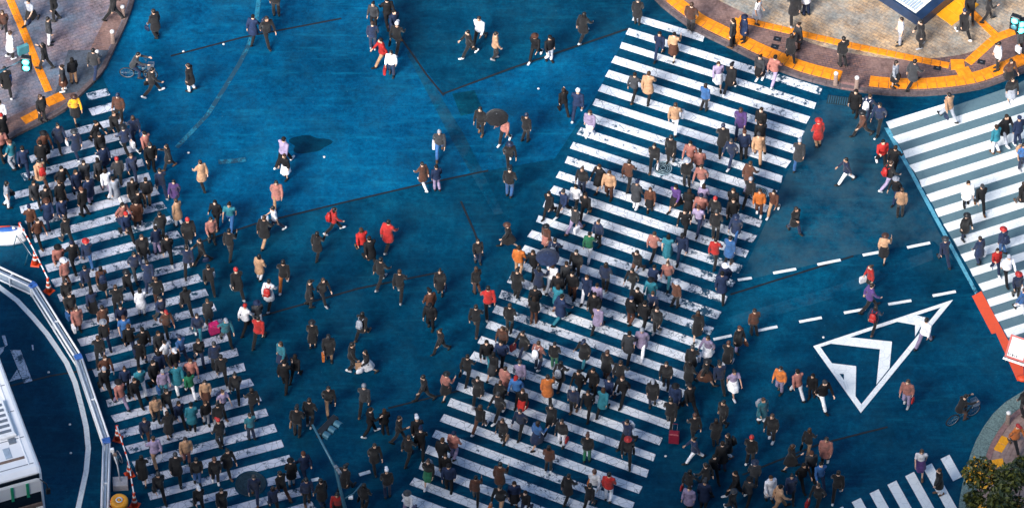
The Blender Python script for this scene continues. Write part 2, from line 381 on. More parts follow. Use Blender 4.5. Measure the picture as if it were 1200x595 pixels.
# painted triangle with chevrons: photo pixels from an enlargement (3.837x)
tri = lambda pts: gpoly([(940 + x/3.837, 335 + y/3.837) for x, y in pts])
root = empty('painted_triangle', G(1010, 415)); tag(root, 'white painted triangle with chevrons on the right hand road', kind='structure')
def tpart(name, pts, z=.0125):
    MB().prism([p - root.location for p in tri(pts)], .001, z).build(name, 'paint_fresh', root)
tpart('border_line', [(50, 270), (678, 62), (622, 96), (82, 274)])
tpart('border_line', [(50, 271), (82, 274.5), (266, 531), (264, 570)])
tpart('border_line', [(264.5, 569), (266.5, 531), (622.5, 96.5), (678, 63)])
tpart('chevron', [(415, 158), (508, 130), (556, 142), (508, 226), (508, 175)], .0128)
tpart('chevron', [(125, 258), (205, 229), (404, 250), (393, 368), (334, 442), (350, 284)], .0128)
tpart('chevron', [(125, 346), (243, 360), (240, 496), (188, 434), (188, 395), (158, 392)], .0128)
# worn road lettering near the bus
root = empty('road_lettering', G(15, 425)); tag(root, 'flaking white painted lettering on the road beside the bus', kind='structure')
for pts in ([(12, 410), (24, 410), (38, 446), (28, 449)], [(11, 447), (20, 433), (25, 443)], [(-2, 408), (5, 406), (4, 411), (-2, 418)], [(2, 393), (6, 393), (9, 404), (6, 406)], [(37, 404), (39, 404), (39.5, 410), (38, 410)]):
    MB().prism([p - root.location for p in gpoly(pts)], .005, .012).build('painted_stroke', 'paint_worn_shaded', root)
# road studs
stud = MB().rings([(0, 0, 0, .055, .055), (0, 0, .02, .05, .05), (0, 0, .032, .02, .02)], 10).mesh('road_stud', 'cap_white', True)
for i, (x, y, lb) in enumerate([(215, 60.5, 'left of the dark walker with white trousers'), (380, 184, 'beside the round dark patch'), (221, 179, 'above the tan coated walker'), (631, 104, 'left of the top of the central crossing'),
        (262, 52, 'near the violet walker on the upper road'), (1011, 116, 'beside the drain grate at the top right'), (1025, 163, 'left of the bright right crossing'), (965, 395, 'left of the painted triangle'),
        (57, 436, 'upper one beside the curved white line'), (82, 497, 'middle one left of the curved white line'), (83, 530.5, 'lowest one left of the curved white line'), (780, 534, 'right of the lower end of the central crossing')]):
    o = link('road_stud', stud, None, G(x, y, .004)); tag(o, 'small white round road stud ' + lb, 'road stud', 'white road studs')

# ------------------------------------------------------------------ pavements
def offset(P, dist):
    out = []
    for i, p in enumerate(P):
        t = (P[min(i+1, len(P)-1)] - P[max(i-1, 0)]).normalized(); out.append(p + Vector((-t.y, t.x, 0))*dist)
    return out
def resample(P, step):
    out = [P[0]]; acc = 0
    for a, b in zip(P, P[1:]):
        L = (b - a).length; s = step - acc
        while s <= L + 1e-9: out.append(a.lerp(b, s/L)); s += step
        acc = (acc + L) % step
    return out
def smooth_line(P, n=8):
    out = []
    for i in range(len(P)-1):
        p0, p1, p2, p3 = P[max(i-1, 0)], P[i], P[i+1], P[min(i+2, len(P)-1)]
        for k in range(n):
            t = k/n; out.append(.5*((2*p1) + (p2-p0)*t + (2*p0-5*p1+4*p2-p3)*t*t + (3*p1-p0-3*p2+p3)*t**3))
    return out + [P[-1]]
H = .15
def pavement(label, kerb_px, outer_px, mat, kerb_mat, side, kw=.2, step=.62):
    """kerb line (photo pixels of its foot), then far corners; kerb stones as parts"""
    line = smooth_line([G(*p) for p in kerb_px]); inner = offset(line, side*kw)
    far = [G(*p) for p in outer_px]
    o = MB().prism([*inner, *far], -.05, H).build('pavement', mat); tag(o, label, kind='structure')
    S = resample(line, step); I = offset(S, side*(kw - .004))
    for a, b, c, e in zip(S, S[1:], I[1:], I):
        g = .012; a2, b2 = a.lerp(b, g), b.lerp(a, g); e2, c2 = e.lerp(c, g), c.lerp(e, g)
        MB().prism([a2, b2, c2, e2], .001, H + .012 + rnd.uniform(-.004, .004)).build('kerb_stone', kerb_mat, o)
    return o, line
pvR, kerbR = pavement('stone pavement tinted with warm light, with orange tactile paving at the top right corner',
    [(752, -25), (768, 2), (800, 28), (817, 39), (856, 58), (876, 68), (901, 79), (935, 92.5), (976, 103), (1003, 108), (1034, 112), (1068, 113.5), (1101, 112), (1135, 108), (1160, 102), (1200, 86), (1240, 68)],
    [(1300, 40), (1300, -120), (752, -120)], 'pave_warm_lit', 'kerb', 1)
pvL, kerbL = pavement('mauve grey pavement with an orange tactile strip at the top left corner',
    [(166, -40), (158, 0), (148, 30), (134, 60), (121, 86), (98, 110), (76, 131), (50, 145), (20, 160), (0, 172), (-40, 186)],
    [(-150, 186), (-150, -60), (166, -60)], 'pave_mauve', 'kerb', -1)
pvB, kerbB = pavement('planted pavement corner with granite kerb at the bottom right',
    [(1120, 660), (1122, 620), (1123, 597), (1126, 577), (1133, 548), (1145, 515), (1168, 482), (1198, 461), (1240, 440)],
    [(1420, 440), (1420, 660)], 'deck', 'kerb_green', -1, .62, .8)
# brick band of the top right pavement, ramps, deck strips
def overlay(name, line, d0, d1, mat, parent, z=.004):
    a, b = offset(line, d0), offset(line, d1)
    mb = MB()
    for i in range(len(line)-1): mb.prism([a[i], a[i+1], b[i+1], b[i]], H - .02, H + z)
    return mb.build(name, mat, parent)
overlay('brick_band', kerbR, .22, 2.05, 'pave_brick', pvR)
overlay('brick_band', kerbL, -.24, -1.0, 'pave_brick', pvL)
MB().prism(gpoly([(80, 59), (129, 59), (118, 85), (96, 107), (64, 112)], H), H - .02, H + .006).build('ramp', 'ramp', pvL)
MB().prism(gpoly([(986, 96), (1012, 100), (1012, 107), (986, 104)], H), H - .02, H + .009).build('ramp', 'kerb_red', pvR)
overlay('brick_edging', kerbB, -.64, -.86, 'kerb_red', pvB, .03)
for k in range(14):
    a = offset(kerbB, -1.0 - k*.2)[6:-4]; b = offset(kerbB, -1.17 - k*.2)[6:-4]; mb = MB()
    for i in range(len(a)-1): mb.prism([a[i], a[i+1], b[i+1], b[i]], H - .02, H + .015)
    mb.build('deck_board', 'deck', pvB)
# tactile blocks, one object each
def tactile(line, w, parent, mat='tactile', step=.4, z=.012, skip=lambda p: False):
    S = resample(line, step)
    for i in range(len(S)-1):
        a, b = S[i], S[i+1]; t = (b - a).normalized(); m = (a + b)/2
        if skip(m): continue
        rz = math.atan2(t.y, t.x)
        MB().box((0, 0, (z + .02)/2 - .02), ((b - a).length - .012, w, z + .02 + rnd.uniform(0, .004)), 0, 0, .006).build('tactile_block', mat, parent).location = (m.x, m.y, H)
        parent.children[-1]
    return S
def tact(line, w, parent, mat='tactile', step=.4, z=.012, skip=lambda p: False):
    S = resample(line, step); mb = MB().box((0, 0, (z - .02)/2), (step - .016, w, z + .02), 0, 0, .006)
    for q in (-.3, 0, .3): mb.box((0, q*w, z + .003), (step*.82, .035, .012))
    me = mb.mesh('tactile_block', mat)
    for a, b in zip(S, S[1:]):
        m = (a + b)/2
        if skip(m): continue
        o = link('tactile_block', me, parent, (m.x, m.y, H + rnd.uniform(0, .003)), math.atan2(b.y - a.y, b.x - a.x), (1, 1, 1))
gapA, gapB = G(985, 95, H).x, G(1014, 95, H).x
tact(offset(kerbR, .62), .62, pvR, 'tactile', .42, .014, lambda p: gapA < p.x < gapB)
def pl(px): return [G(x, y, H) for x, y in px]
def flat(P): return [Vector((p.x, p.y, 0)) for p in P]
tact(flat(pl([(866, 21), (872, 24), (1000, 54), (1062, 67), (1122, 79)])), .36, pvR)
tact(flat(pl([(868, 22), (864, 34), (868, 52)])), .5, pvR)
tact(flat(pl([(1114, 76), (1140, 76)])), .62, pvR, 'tactile', .62, .017)
tact(flat(pl([(1127, 80), (1135, 94)])), .62, pvR, 'tactile', .42, .02)
tact(flat(pl([(1134, 74), (1166, 45), (1190, 36)])), .42, pvR, 'tactile', .42, .015)
tact(flat(pl([(1168, 43), (1150, 26), (1132, 8), (1124, -8)])), .36, pvR, 'tactile', .42, .019)
tact(flat(pl([(1106, 24), (1148, -8)])), .95, pvR, 'tactile_y', .6, .023)
tact(flat(pl([(8, -12), (12, 0), (30, 42), (46, 82), (60, 114)])), .34, pvL)
tact(flat(pl([(54, 121), (76, 111)])), .5, pvL, 'tactile', .42, .016)
tact(flat(pl([(27, 142), (52, 129)])), .45, pvL, 'tactile', .42, .016)
tact(flat(pl([(1168, 528), (1182, 506)])), .45, pvB, 'tactile_y', .42, .02)
tact(flat(pl([(1171, 547), (1165, 530)])), .5, pvB, 'tactile_y', .42, .028)

# ------------------------------------------------------------------ street furniture
def bollard(px, py, label):
    r = empty('bollard', G(px, py, H))
    MB().rings([(0, 0, -.02, .12, .12), (0, 0, .05, .12, .12), (0, 0, .06, .095, .095), (0, 0, .68, .088, .088)], 12).build('post', 'brown', r, True)
    MB().rings([(0, 0, .68, .10, .10), (0, 0, .75, .10, .10), (0, 0, .80, .06, .06), (0, 0, .81, .01, .01)], 12).build('cap', 'cap_white', r, True)
    tag(r, label, 'bollard', 'stone bollards along the kerbs'); return r
for x, y, lb in ((144.5, 21, 'brown bollard with white cap, uppermost on the top left kerb'), (132.5, 50, 'brown bollard with white cap, middle one on the top left kerb'),
        (115, 73.5, 'brown bollard with white cap, lowest on the top left kerb'), (979, 99, 'white capped bollard, left one by the gap in the orange strip'),
        (1003.5, 104, 'white capped bollard, right one by the gap in the orange strip'), (1180.5, 496, 'tan bollard on the planted bottom right corner')):
    bollard(x, y, lb)
# manhole covers
def manhole(px, py, r, label, lite):
    e = empty('manhole_cover', G(px, py))
    MB().rings([(0, 0, .002, r*1.12, r*1.12), (0, 0, .019, r*1.12, r*1.12)], 32).build('surround', 'patch_dark', e)
    MB().torus((0, 0, .02), r, .03, n=36, m=6).build('rim', 'iron_lite' if lite else 'iron', e, True)
    MB().rings([(0, 0, .004, r*.97, r*.97), (0, 0, .026, r*.97, r*.97)], 32).build('lid', 'iron', e)
    for q in (.3, .55, .78): MB().torus((0, 0, .027), r*q, .012, n=30, m=5).build('raised_ring', 'iron_lite' if lite else 'iron', e, True)
    for k in range(8):
        a = k*math.pi/4; MB().box((math.cos(a)*r*.66, math.sin(a)*r*.66, .029), (r*.2, .02, .012), a).build('lug', 'iron_lite' if lite else 'iron', e)
    tag(e, label, 'manhole')
manhole(777, 197.5, .37, 'blue manhole cover with pale rim on the central crossing', True)
manhole(889, 227, .38, 'ribbed manhole cover at the right edge of the central crossing', True)
manhole(294, 567, .62, 'large dark manhole cover near the bottom of the left crossing', False)
# drain grate
e = empty('drain_grate', G(982, 118))
MB().box((0, 0, .004), (.95, .5, .018)).build('frame', 'iron', e)
for k in range(9): MB().box((-.4 + k*.1, 0, .019), (.035, .42, .012)).build('bar', 'teal_metal', e)
e.rotation_euler.z = R(-10); tag(e, 'iron drain grate by the kerb left of the double bollards', 'drain grate')
# small dark access covers in the right pavement
for x, y, lb in ((911, 46, 'upper of two small black covers in the brick paving'), (908, 55, 'lower of two small black covers in the brick paving'), (1098.5, 80, 'small black cover below the thin orange strip'), (1150, 73, 'dark cover beside the orange junction block')):
    e = empty('access_cover', G(x, y, H)); MB().box((0, 0, .004), (.34, .26, .02)).build('plate', 'dark', e); MB().box((0, 0, .016), (.1, .03, .008)).build('lift_bar', 'grey_metal', e)
    e.rotation_euler.z = R(-15); tag(e, lb, 'cover', 'small covers in the paving')

# white barrier: modules with rails, panel and blue joints
BAR = [(-12, 321), (0, 327), (40, 345), (66, 384), (93, 429), (104, 459), (115, 490), (126, 527), (126, 560), (124.5, 598), (123, 625)]
SEG = [(-12, 321), (40, 345), (93, 429), (126, 527), (123, 625)]
def barrier(p, q, label):
    a, b = G(*p), G(*q); L = (b - a).length; r = empty('barrier', a, math.atan2(b.y - a.y, b.x - a.x))
    MB().box((L/2, 0, .30), (L - .06, .10, .50)).build('panel', 'pale_panel', r)
    for y in (-.13, .13): MB().tube([(.03, y, .62), (L - .03, y, .62)], .045, 8).build('top_rail', 'white_metal', r, True)
    for y in (-.13, .13): MB().tube([(.03, y, .12), (L - .03, y, .12)], .04, 8).build('lower_rail', 'white_metal', r, True)
    n = max(2, int(L/1.6))
    for k in range(n + 1):
        x = .06 + (L - .12)*k/n
        MB().box((x, 0, .31), (.06, .30, .62), 0, 0, .02).build('post', 'white_metal', r)
        if k % 2 == 0: MB().box((x, 0, .66), (.16, .34, .08), 0, 0, .02).build('joint_cap', 'blue_plastic', r)
    tag(r, label, 'barrier', 'white road barriers round the works')
barrier(*SEG[0:2], 'white rail barrier running in from the left edge above the curved line')
barrier(*SEG[1:3], 'long white rail barrier sloping down beside the upper left crossing')
barrier(*SEG[2:4], 'white rail barrier down the middle left with blue joints')
barrier(*SEG[3:5], 'short upright white barrier beside the orange drum')
# rounded white plastic barrier at the left edge
r = empty('plastic_barrier', G(8, 281)); mb = MB()
mb.rings([(0, 0, 0, .9, .34), (0, 0, .14, .9, .34), (0, 0, .3, .84, .27), (0, 0, .62, .82, .24), (0, 0, .70, .78, .20)], 24)
mb.build('shell', 'white_body', r, True); MB().rings([(-.1, 0, .69, .62, .16), (-.1, 0, .735, .58, .13)], 20).build('lid', 'blue_plastic', r, True)
MB().tube([(.35, 0, .73), (.35, 0, .80)], .07, 10).build('filler_cap', 'cap_white', r, True)
MB().tube([(-.8, .12, .74), (.2, .14, .74)], .03, 6).build('tape', 'cone', r, True)
r.rotation_euler.z = R(3); tag(r, 'rounded white plastic barrier with blue lid at the left edge', 'barrier')
# cones
def make_cone():
    r = empty('traffic_cone')
    MB().box((0, 0, .025), (.38, .38, .05), 0, 0, .02).build('base', 'cone', r)
    MB().rings([(0, 0, .05, .15, .15), (0, 0, .82, .035, .035), (0, 0, .84, .03, .03)], 14).build('shell', 'cone', r, True)
    for z in (.3, .56): q = lambda h: .15 - .115*(h - .05)/.77 + .004; MB().rings([(0, 0, z, q(z), q(z)), (0, 0, z + .12, q(z + .12), q(z + .12))], 14).build('band', 'cap_white', r, True)
    MB().torus((0, 0, .84), .035, .014, n=12, m=6).build('grip_ring', 'cone', r, True)
    return r
cone0 = make_cone(); cpos = []
for i, (x, y, lb) in enumerate([(24.8, 277, 'beside the rounded plastic barrier'), (41.7, 309, 'in the middle of the upper three'), (57.4, 341, 'where the two white barriers meet'),
        (138.3, 514, 'at the top of the lower works area'), (152, 556, 'right of the grey concrete block'), (158, 592, 'right of the orange drum'), (131.5, 600, 'left of the orange drum')]):
    c = cone0 if i == 0 else copy_tree(cone0); c.location = G(x, y); c.rotation_euler.z = rnd.uniform(0, 1.5); cpos.append(c.location.copy())
    tag(c, 'red traffic cone with white bands ' + lb, 'traffic cone', 'red traffic cones by the left crossing')
for i, j, lb in ((0, 1, 'upper white cone bar by the left edge'), (1, 2, 'second white cone bar reaching down to the barrier corner'), (3, 4, 'white cone bar beside the thin lamp stand'), (4, 5, 'white cone bar ending at the orange drum')):
    a, b = cpos[i] + Vector((0, 0, .875)), cpos[j] + Vector((0, 0, .875)); t = (b - a)
    o = empty('cone_bar', a); MB().tube([(0, 0, 0), t], .028, 8).build('bar', 'white_metal', o, True)
    for q in (0, 1): MB().torus(t*q, .05, .014, n=12, m=6).build('ring', 'cone', o, True)
    for q in (.25, .5, .75): MB().tube([t*(q - .04), t*(q + .04)], .031, 8).build('stripe_sleeve', 'cone', o, True)
    tag(o, lb, 'cone bar', 'bars between the cones')
# metal barricade frame on the road
r = empty('barricade_frame', G(31, 297), R(-60))
for y in (-.35, .35): MB().tube([(-.55, y, .02), (-.55, y*.4, .7), (.55, y*.4, .7), (.55, y, .02)], .022, 8).build('leg_frame', 'teal_metal', r, True)
MB().tube([(-.55, 0, .45), (.55, 0, .45)], .02, 8).build('cross_bar', 'grey_metal', r, True)
tag(r, 'thin metal trestle frame between the upper cones and the barrier', 'trestle')
# concrete block with lamp stand
r = empty('lamp_stand', G(141.5, 569), R(4))
MB().box((0, 0, .17), (.62, .5, .34), 0, 0, .02).build('base_block', 'concrete', r)
MB().tube([(0, 0, .34), (-.06, 0, 1.4), (-.22, 0, 2.45)], .03, 8).build('pole', 'white_metal', r, True)
MB().box((-.22, -.02, 2.5), (.16, .12, .2), 0, 0, .03).build('lamp_head', 'white_metal', r)
MB().box((-.12, -.03, 2.2), (.14, .1, .16), 0, 0, .03).build('lamp_head', 'brown', r)
tag(r, 'thin white lamp stand in a grey concrete block behind the drum', 'lamp stand')
r = empty('cable_reel', G(138, 541), R(30))
for s in (-.1, .1): MB().torus((s, 0, .3), .27, .022, 'x', 24, 6).build('flange_ring', 'grey_metal', r, True)
for k in range(6):
    a = k*math.pi/3
    MB().tube([(-.1, 0, .3), (-.1, math.cos(a)*.27, .3 + math.sin(a)*.27)], .01, 5).build('spoke', 'grey_metal', r, True)
MB().tube([(-.1, 0, .3), (.1, 0, .3)], .1, 12).build('cable_coil', 'teal_metal', r, True)
tag(r, 'round grey wire reel beside the lamp stand', 'cable reel')
r = empty('safety_drum', G(141, 600), 0)
MB().rings([(0, 0, 0, .40, .40), (0, 0, .08, .40, .40), (0, 0, .1, .31, .31), (0, 0, .28, .30, .30)], 22).build('foot', 'cone', r, True)
mb = MB()
for j in range(2):
    for k in range(16):
        if (j + k) % 2: continue
        a0, a1 = k*math.pi/8, (k+1)*math.pi/8; z0, z1 = .30 + j*.13, .42 + j*.13
        mb.add([(.305*math.cos(a), .305*math.sin(a), z) for z in (z0, z1) for a in (a0, a1)], [(0, 1, 3, 2)])
MB().rings([(0, 0, .28, .30, .30), (0, 0, .60, .30, .30)], 22).build('body', 'cone', r, True)
mb.build('check_band', 'cap_white', r)
MB().rings([(0, 0, .60, .33, .33), (0, 0, .64, .37, .37), (0, 0, .80, .37, .37), (0, 0, .86, .33, .33), (0, 0, .87, .22, .22), (0, 0, .84, .2, .2)], 24).build('top_cap', 'yellow', r, True)
MB().torus((0, 0, .865), .12, .03, n=20, m=6).build('top_ring', 'cap_white', r, True)
MB().rings([(0, 0, .84, .08, .08), (0, 0, .9, .06, .06)], 14).build('lamp', 'amber', r, True)
tag(r, 'orange safety drum with checkered band and round yellow top', 'safety drum')
# signals
def signal_head(parent, loc, rz, lit, n=3, tilt=0):
    h = link('signal_head', MB().box((0, 0, 0), (1.12 if n == 3 else .42, .26, .40 if n == 3 else .8), 0, 0, .03).mesh('signal_head', 'dark'), parent, loc, rz)
    for k in range(n):
        c = ((k - 1)*.35, -.15, 0) if n == 3 else (0, -.15, .2 - k*.38)
        MB().rings([(c[0], c[2], 0, .145, .145), (c[0], c[2], .05, .13, .13)], 16).build('lens', 'lamp_cyan' if k in lit else 'lamp_off', h, True)
        le = h.children[-1] if h.children else None
        v = MB(); m = 10
        pts = [(c[0] + .165*math.cos(math.pi*i/m), c[2] + .165*math.sin(math.pi*i/m)) for i in range(m + 1)]
        v.add([(x, y, z) for y in (-.12, -.42) for x, z in pts], [(i, i + 1, m + 2 + i, m + 1 + i) for i in range(m)])
        if n == 3: v.build('visor', 'teal_metal', h, True)
    for ch in h.children:
        if ch.name.startswith('lens'): ch.rotation_euler = (R(90), 0, 0); ch.location = (0, -.13, 0)
    return h
def mast(name, base, pts, rad, label):
    r = empty(name, base); MB().tube([Vector(p) - Vector(base) for p in pts], rad, 10).build('mast', 'teal_metal', r, True); tag(r, label, 'traffic signal'); return r
b0 = G(410, 655); a1 = G(403, 590, 3.4); a2 = G(393, 548, 5.0); a3 = G(366, 497, 5.9)
r = mast('traffic_signal', b0, [b0, Vector((b0.x, b0.y, 2.6)), a1, a2, a3], [.11, .09, .075, .06, .045], 'blue grey traffic signal on a leaning mast at the bottom centre')
hd = signal_head(r, G(383.5, 500, 5.5) - b0, R(52), ())
for z, q in ((0, .12), (.28, .1), (.55, .12)): MB().box(a2 - b0 + Vector((.02 + z*.3, -z*.5, .08)), (.13, .14, q), R(30), 0, .02).build('clamp_bracket', 'grey_metal', r)
MB().tube([a3.lerp(a2, .25) - b0, G(380, 500, 5.5) - b0], .035, 8).build('hanger_arm', 'teal_metal', r, True)
MB().tube([G(403, 584, 3.6) - b0, G(414, 578, 3.7) - b0, G(424, 566, 3.9) - b0], .03, 8).build('side_arm', 'teal_metal', r, True)
MB().box(G(411, 582, 3.6) - b0, (.18, .14, .12), 0, 0, .02).build('arm_lamp', 'white_metal', r)
b0 = G(-34, 190); top = G(-34, 100, 5.0)
r = mast('traffic_signal', b0, [b0, Vector((b0.x, b0.y, 5.2)), G(0, 84, 5.4), G(26, 71, 5.4)], [.12, .1, .07, .06], 'traffic signal showing lit cyan lamps over the top left pavement')
signal_head(r, G(31, 74, 5.3) - b0, R(-8), (0, 1), 2)
MB().box(G(27, 58, 5.9) - b0, (.5, .16, .5), R(30), 0, .03).build('hood', 'lamp_off', r)
b0 = G(1226, 150, H); r = mast('traffic_signal', b0, [b0, Vector((b0.x, b0.y, 5.3)), G(1208, 40, 5.5)], [.12, .1, .07], 'dark signal box with glowing cyan lamps at the top right edge')
signal_head(r, G(1196, 30, 5.3) - b0, R(10), (0, 1), 2); signal_head(r, G(1190, 26, 5.6) - b0, R(-25), (0,), 2)

# low display platform at the top right
PZ = .62; kc = G(1080, 23, H + PZ); ka = G(1030, -10, H + PZ) - kc; kb = G(1122, -12, H + PZ) - kc
ka.normalize(); kb.normalize(); base = Vector((kc.x, kc.y, H))
r = empty('display_platform', base)
def quad(w0, w1, d0, d1, z0, z1, name, mat):
    p = [ka*w0 + kb*d0, ka*w1 + kb*d0, ka*w1 + kb*d1, ka*w0 + kb*d1]
    return MB().prism([(v.x, v.y) for v in p], z0, z1).build(name, mat, r)
quad(.03, 4.97, .03, 3.97, 0, PZ - .08, 'plinth', 'navy'); quad(0, 5, 0, 4, PZ - .08, PZ, 'fascia', 'navy')
quad(.42, 4.9, .10, 3.9, PZ, PZ + .02, 'top_panel', 'cream')
for k in range(12): quad(.55 + k*.13, .63 + k*.13, .16, .75, PZ + .02, PZ + .07, 'louvre', 'pale_panel')
quad(.7, .85, 1.5, 1.75, PZ + .02, PZ + .12, 'red_box', 'cone')
tag(r, 'low navy sided platform with a cream top at the top right', 'platform')

# red bordered sign board at the right edge
sp = G(1186, 424); r = empty('sign_board', sp, R(-24)); r.scale = (.86,)*3
tilt = Matrix.Rotation(R(-42), 4, 'X')
def slab(name, x0, x1, z0, z1, y0, y1, mat):
    v = [tilt @ Vector((x, y, z)) for z in (z0, z1) for x, y in ((x0, y0), (x1, y0), (x1, y1), (x0, y1))]; v = [p + Vector((0, 0, .25)) for p in v]
    return MB().add(v, [(3, 2, 1, 0), (4, 5, 6, 7), (0, 1, 5, 4), (1, 2, 6, 5), (2, 3, 7, 6), (3, 0, 4, 7)]).build(name, mat, r)
slab('panel', -.42, .62, 0, 1.15, 0, .03, 'sign_white'); 
for a in ((-.42, -.31, 0, 1.15), (.51, .62, 0, 1.15), (-.31, .51, 0, .09), (-.31, .51, 1.06, 1.15)): slab('border', *a, -.012, .0, 'red_sign')
for x0, x1, z0, z1 in ((-.28, -.24, .14, .30), (-.20, -.12, .16, .20), (-.08, .0, .12, .24), (.04, .07, .12, .28), (.12, .2, .14, .2), (.16, .19, .2, .28)): slab('lettering', x0, x1, z0, z1, -.008, 0, 'dark')
slab('lower_panel', -.46, .66, -.16, -.05, .0, .03, 'sign_white'); slab('lower_border', -.46, .66, -.10, -.08, -.006, .0, 'grey_metal')
for x in (-.3, .5): MB().tube([(x, .1, .3), (x, .75, .02)], .025, 6).build('stay_leg', 'grey_metal', r, True)
for x in (-.3, .5): MB().tube([(x, .0, .26), (x, -.1, .0)], .025, 6).build('front_leg', 'grey_metal', r, True)
tag(r, 'tilted white sign board with red border at the right edge', 'sign')
r = empty('sandbag', G(1199, 444)); r.scale = (.75,)*3; MB().rings([(0, 0, 0, .3, .22), (0, .02, .08, .36, .26), (.02, 0, .17, .3, .2), (0, 0, .22, .12, .08)], 12).build('bag', 'cone', r, True)
MB().tube([(.1, 0, .2), (.2, .05, .28)], [.05, .02], 8).build('tied_neck', 'cone', r, True); tag(r, 'orange red weight bag below the red bordered sign', 'sandbag')

# bus in the lower left corner
fr = G(50, 552, 3.15); ba = G(0, 418, 3.15); hd = (fr - ba).normalized(); rz = math.atan2(hd.y, hd.x)   # local +x = travel
side = Vector((hd.y, -hd.x, 0))            # to the right of travel (left in the picture)
W, L, HH = 2.5, 10.6, 3.15
r = empty('bus', Vector((fr.x, fr.y, 0)) + side*W/2, rz)
def loftx(secs):                             # (x, half width, z0, z1, round)
    mb = MB(); nn = 0; v = []
    for x, w, z0, z1, q in secs:
        v += [(x, -w, z0), (x, -w, z1 - q), (x, -w + q*.4, z1 - q*.25), (x, -w + q, z1), (x, w - q, z1), (x, w - q*.4, z1 - q*.25), (x, w, z1 - q), (x, w, z0)]
    n = 8; m = len(secs)
    f = [(i*n + k, i*n + (k+1) % n, (i+1)*n + (k+1) % n, (i+1)*n + k) for i in range(m-1) for k in range(n)] + [tuple(range(n))[::-1], tuple(range((m-1)*n, m*n))]
    return mb.add(v, f)
loftx([(-L, W/2 - .06, .35, HH - .08, .18), (-L + .15, W/2, .35, HH, .18), (-.35, W/2, .35, HH, .18), (-.12, W/2 - .03, .35, HH - .12, .18), (0, W/2 - .12, .38, HH - .5, .18)]).build('body', 'white_body', r)
MB().add([(-.02, -1.08, 1.25), (-.02, 1.08, 1.25), (-.2, 1.1, HH - .2), (-.2, -1.1, HH - .2), (.03, -1.08, 1.25), (.03, 1.08, 1.25), (-.05, 1.1, HH - .17), (-.05, -1.1, HH - .17)],
         [(4, 5, 6, 7), (0, 3, 2, 1), (0, 1, 5, 4), (3, 7, 6, 2), (0, 4, 7, 3), (1, 2, 6, 5)]).build('windscreen', 'glass', r)
for y in (-.75, -.1, .55): MB().box((.01, y, 2.2), (.05, .12, .9)).build('green_glow_strip', 'green_glow', r)  # green light in the windscreen, painted as plain strips
MB().box((.03, 0, .55), (.1, 2.3, .4), 0, 0, .03).build('bumper', 'dark', r); MB().box((.02, 0, 1.0), (.06, 2.2, .46), 0, 0, .02).build('front_panel', 'brown', r)
for y in (-.95, .95): MB().box((.07, y, .9), (.08, .3, .16), 0, 0, .02).build('headlight', 'cap_white', r)
for s in (-1, 1):
    for k in range(6): MB().box((-1.9 - k*1.45, s*(W/2 + .005), 2.05), (1.3, .02, .85)).build('window', 'glass', r)
    MB().box((-.95, s*(W/2 + .006), 1.6), (.42, .02, 2.0)).build('door' if s > 0 else 'side_panel', 'amber' if s > 0 else 'white_body', r)
    MB().box((-.45, s*(W/2 + .01), 2.35), (.14, .02, 1.0)).build('marker_strip', 'cap_white', r)
    MB().box((-.62, s*(W/2 + .01), 2.4), (.1, .02, 1.1)).build('marker_strip', 'pink_trim', r)
    for x in (-2.2, -8.0):
        w = MB().torus((x, s*(W/2 - .16), .48), .36, .13, 'x', 20, 8)
        w.v = [(x + (v[1] - s*(W/2 - .16)), s*(W/2 - .16) + (v[0] - x), v[2]) for v in w.v]; w.build('wheel', 'rubber', r, True)
    MB().tube([(.0, s*1.1, 2.7), (.25, s*1.3, 2.6), (.28, s*1.32, 2.3)], .025, 6).build('mirror_arm', 'dark', r, True)
    MB().box((.28, s*1.33, 2.15), (.08, .18, .32), 0, 0, .02).build('mirror', 'dark', r)
MB().box((-3.0, .0, HH + .10), (1.9, 1.5, .22), 0, 0, .06).build('roof_unit', 'white_metal', r)
for y in (-.45, .15): MB().box((-1.35, y, HH + .015), (.55, .28, .05), 0, 0, .02).build('roof_hatch', 'pale_panel', r)
MB().box((-.95, -.1, HH + .01), (.12, 1.7, .03)).build('roof_seam', 'brown', r)
for k in range(7): MB().box((-.55 - k*1.42, 0, HH + .004), (.035, 2.05, .02)).build('roof_seam', 'grey_metal', r)
for s in (-.82, .82): MB().box((-5.2, s, HH + .012), (9.4, .05, .035)).build('drip_rail', 'white_metal', r)
for k in range(6): MB().box((-3.0 - .7 + k*.28, 0, HH + .215), (.14, 1.2, .02)).build('grille_slat', 'grey_metal', r)
MB().box((-1.9, .5, HH + .03), (.3, .3, .08), 0, 0, .03).build('vent', 'grey_metal', r)
MB().box((-7.2, 0, HH + .08), (1.3, 1.2, .18), 0, 0, .05).build('roof_unit', 'white_metal', r)
tag(r, 'white roofed bus cut off by the lower left corner', 'bus')

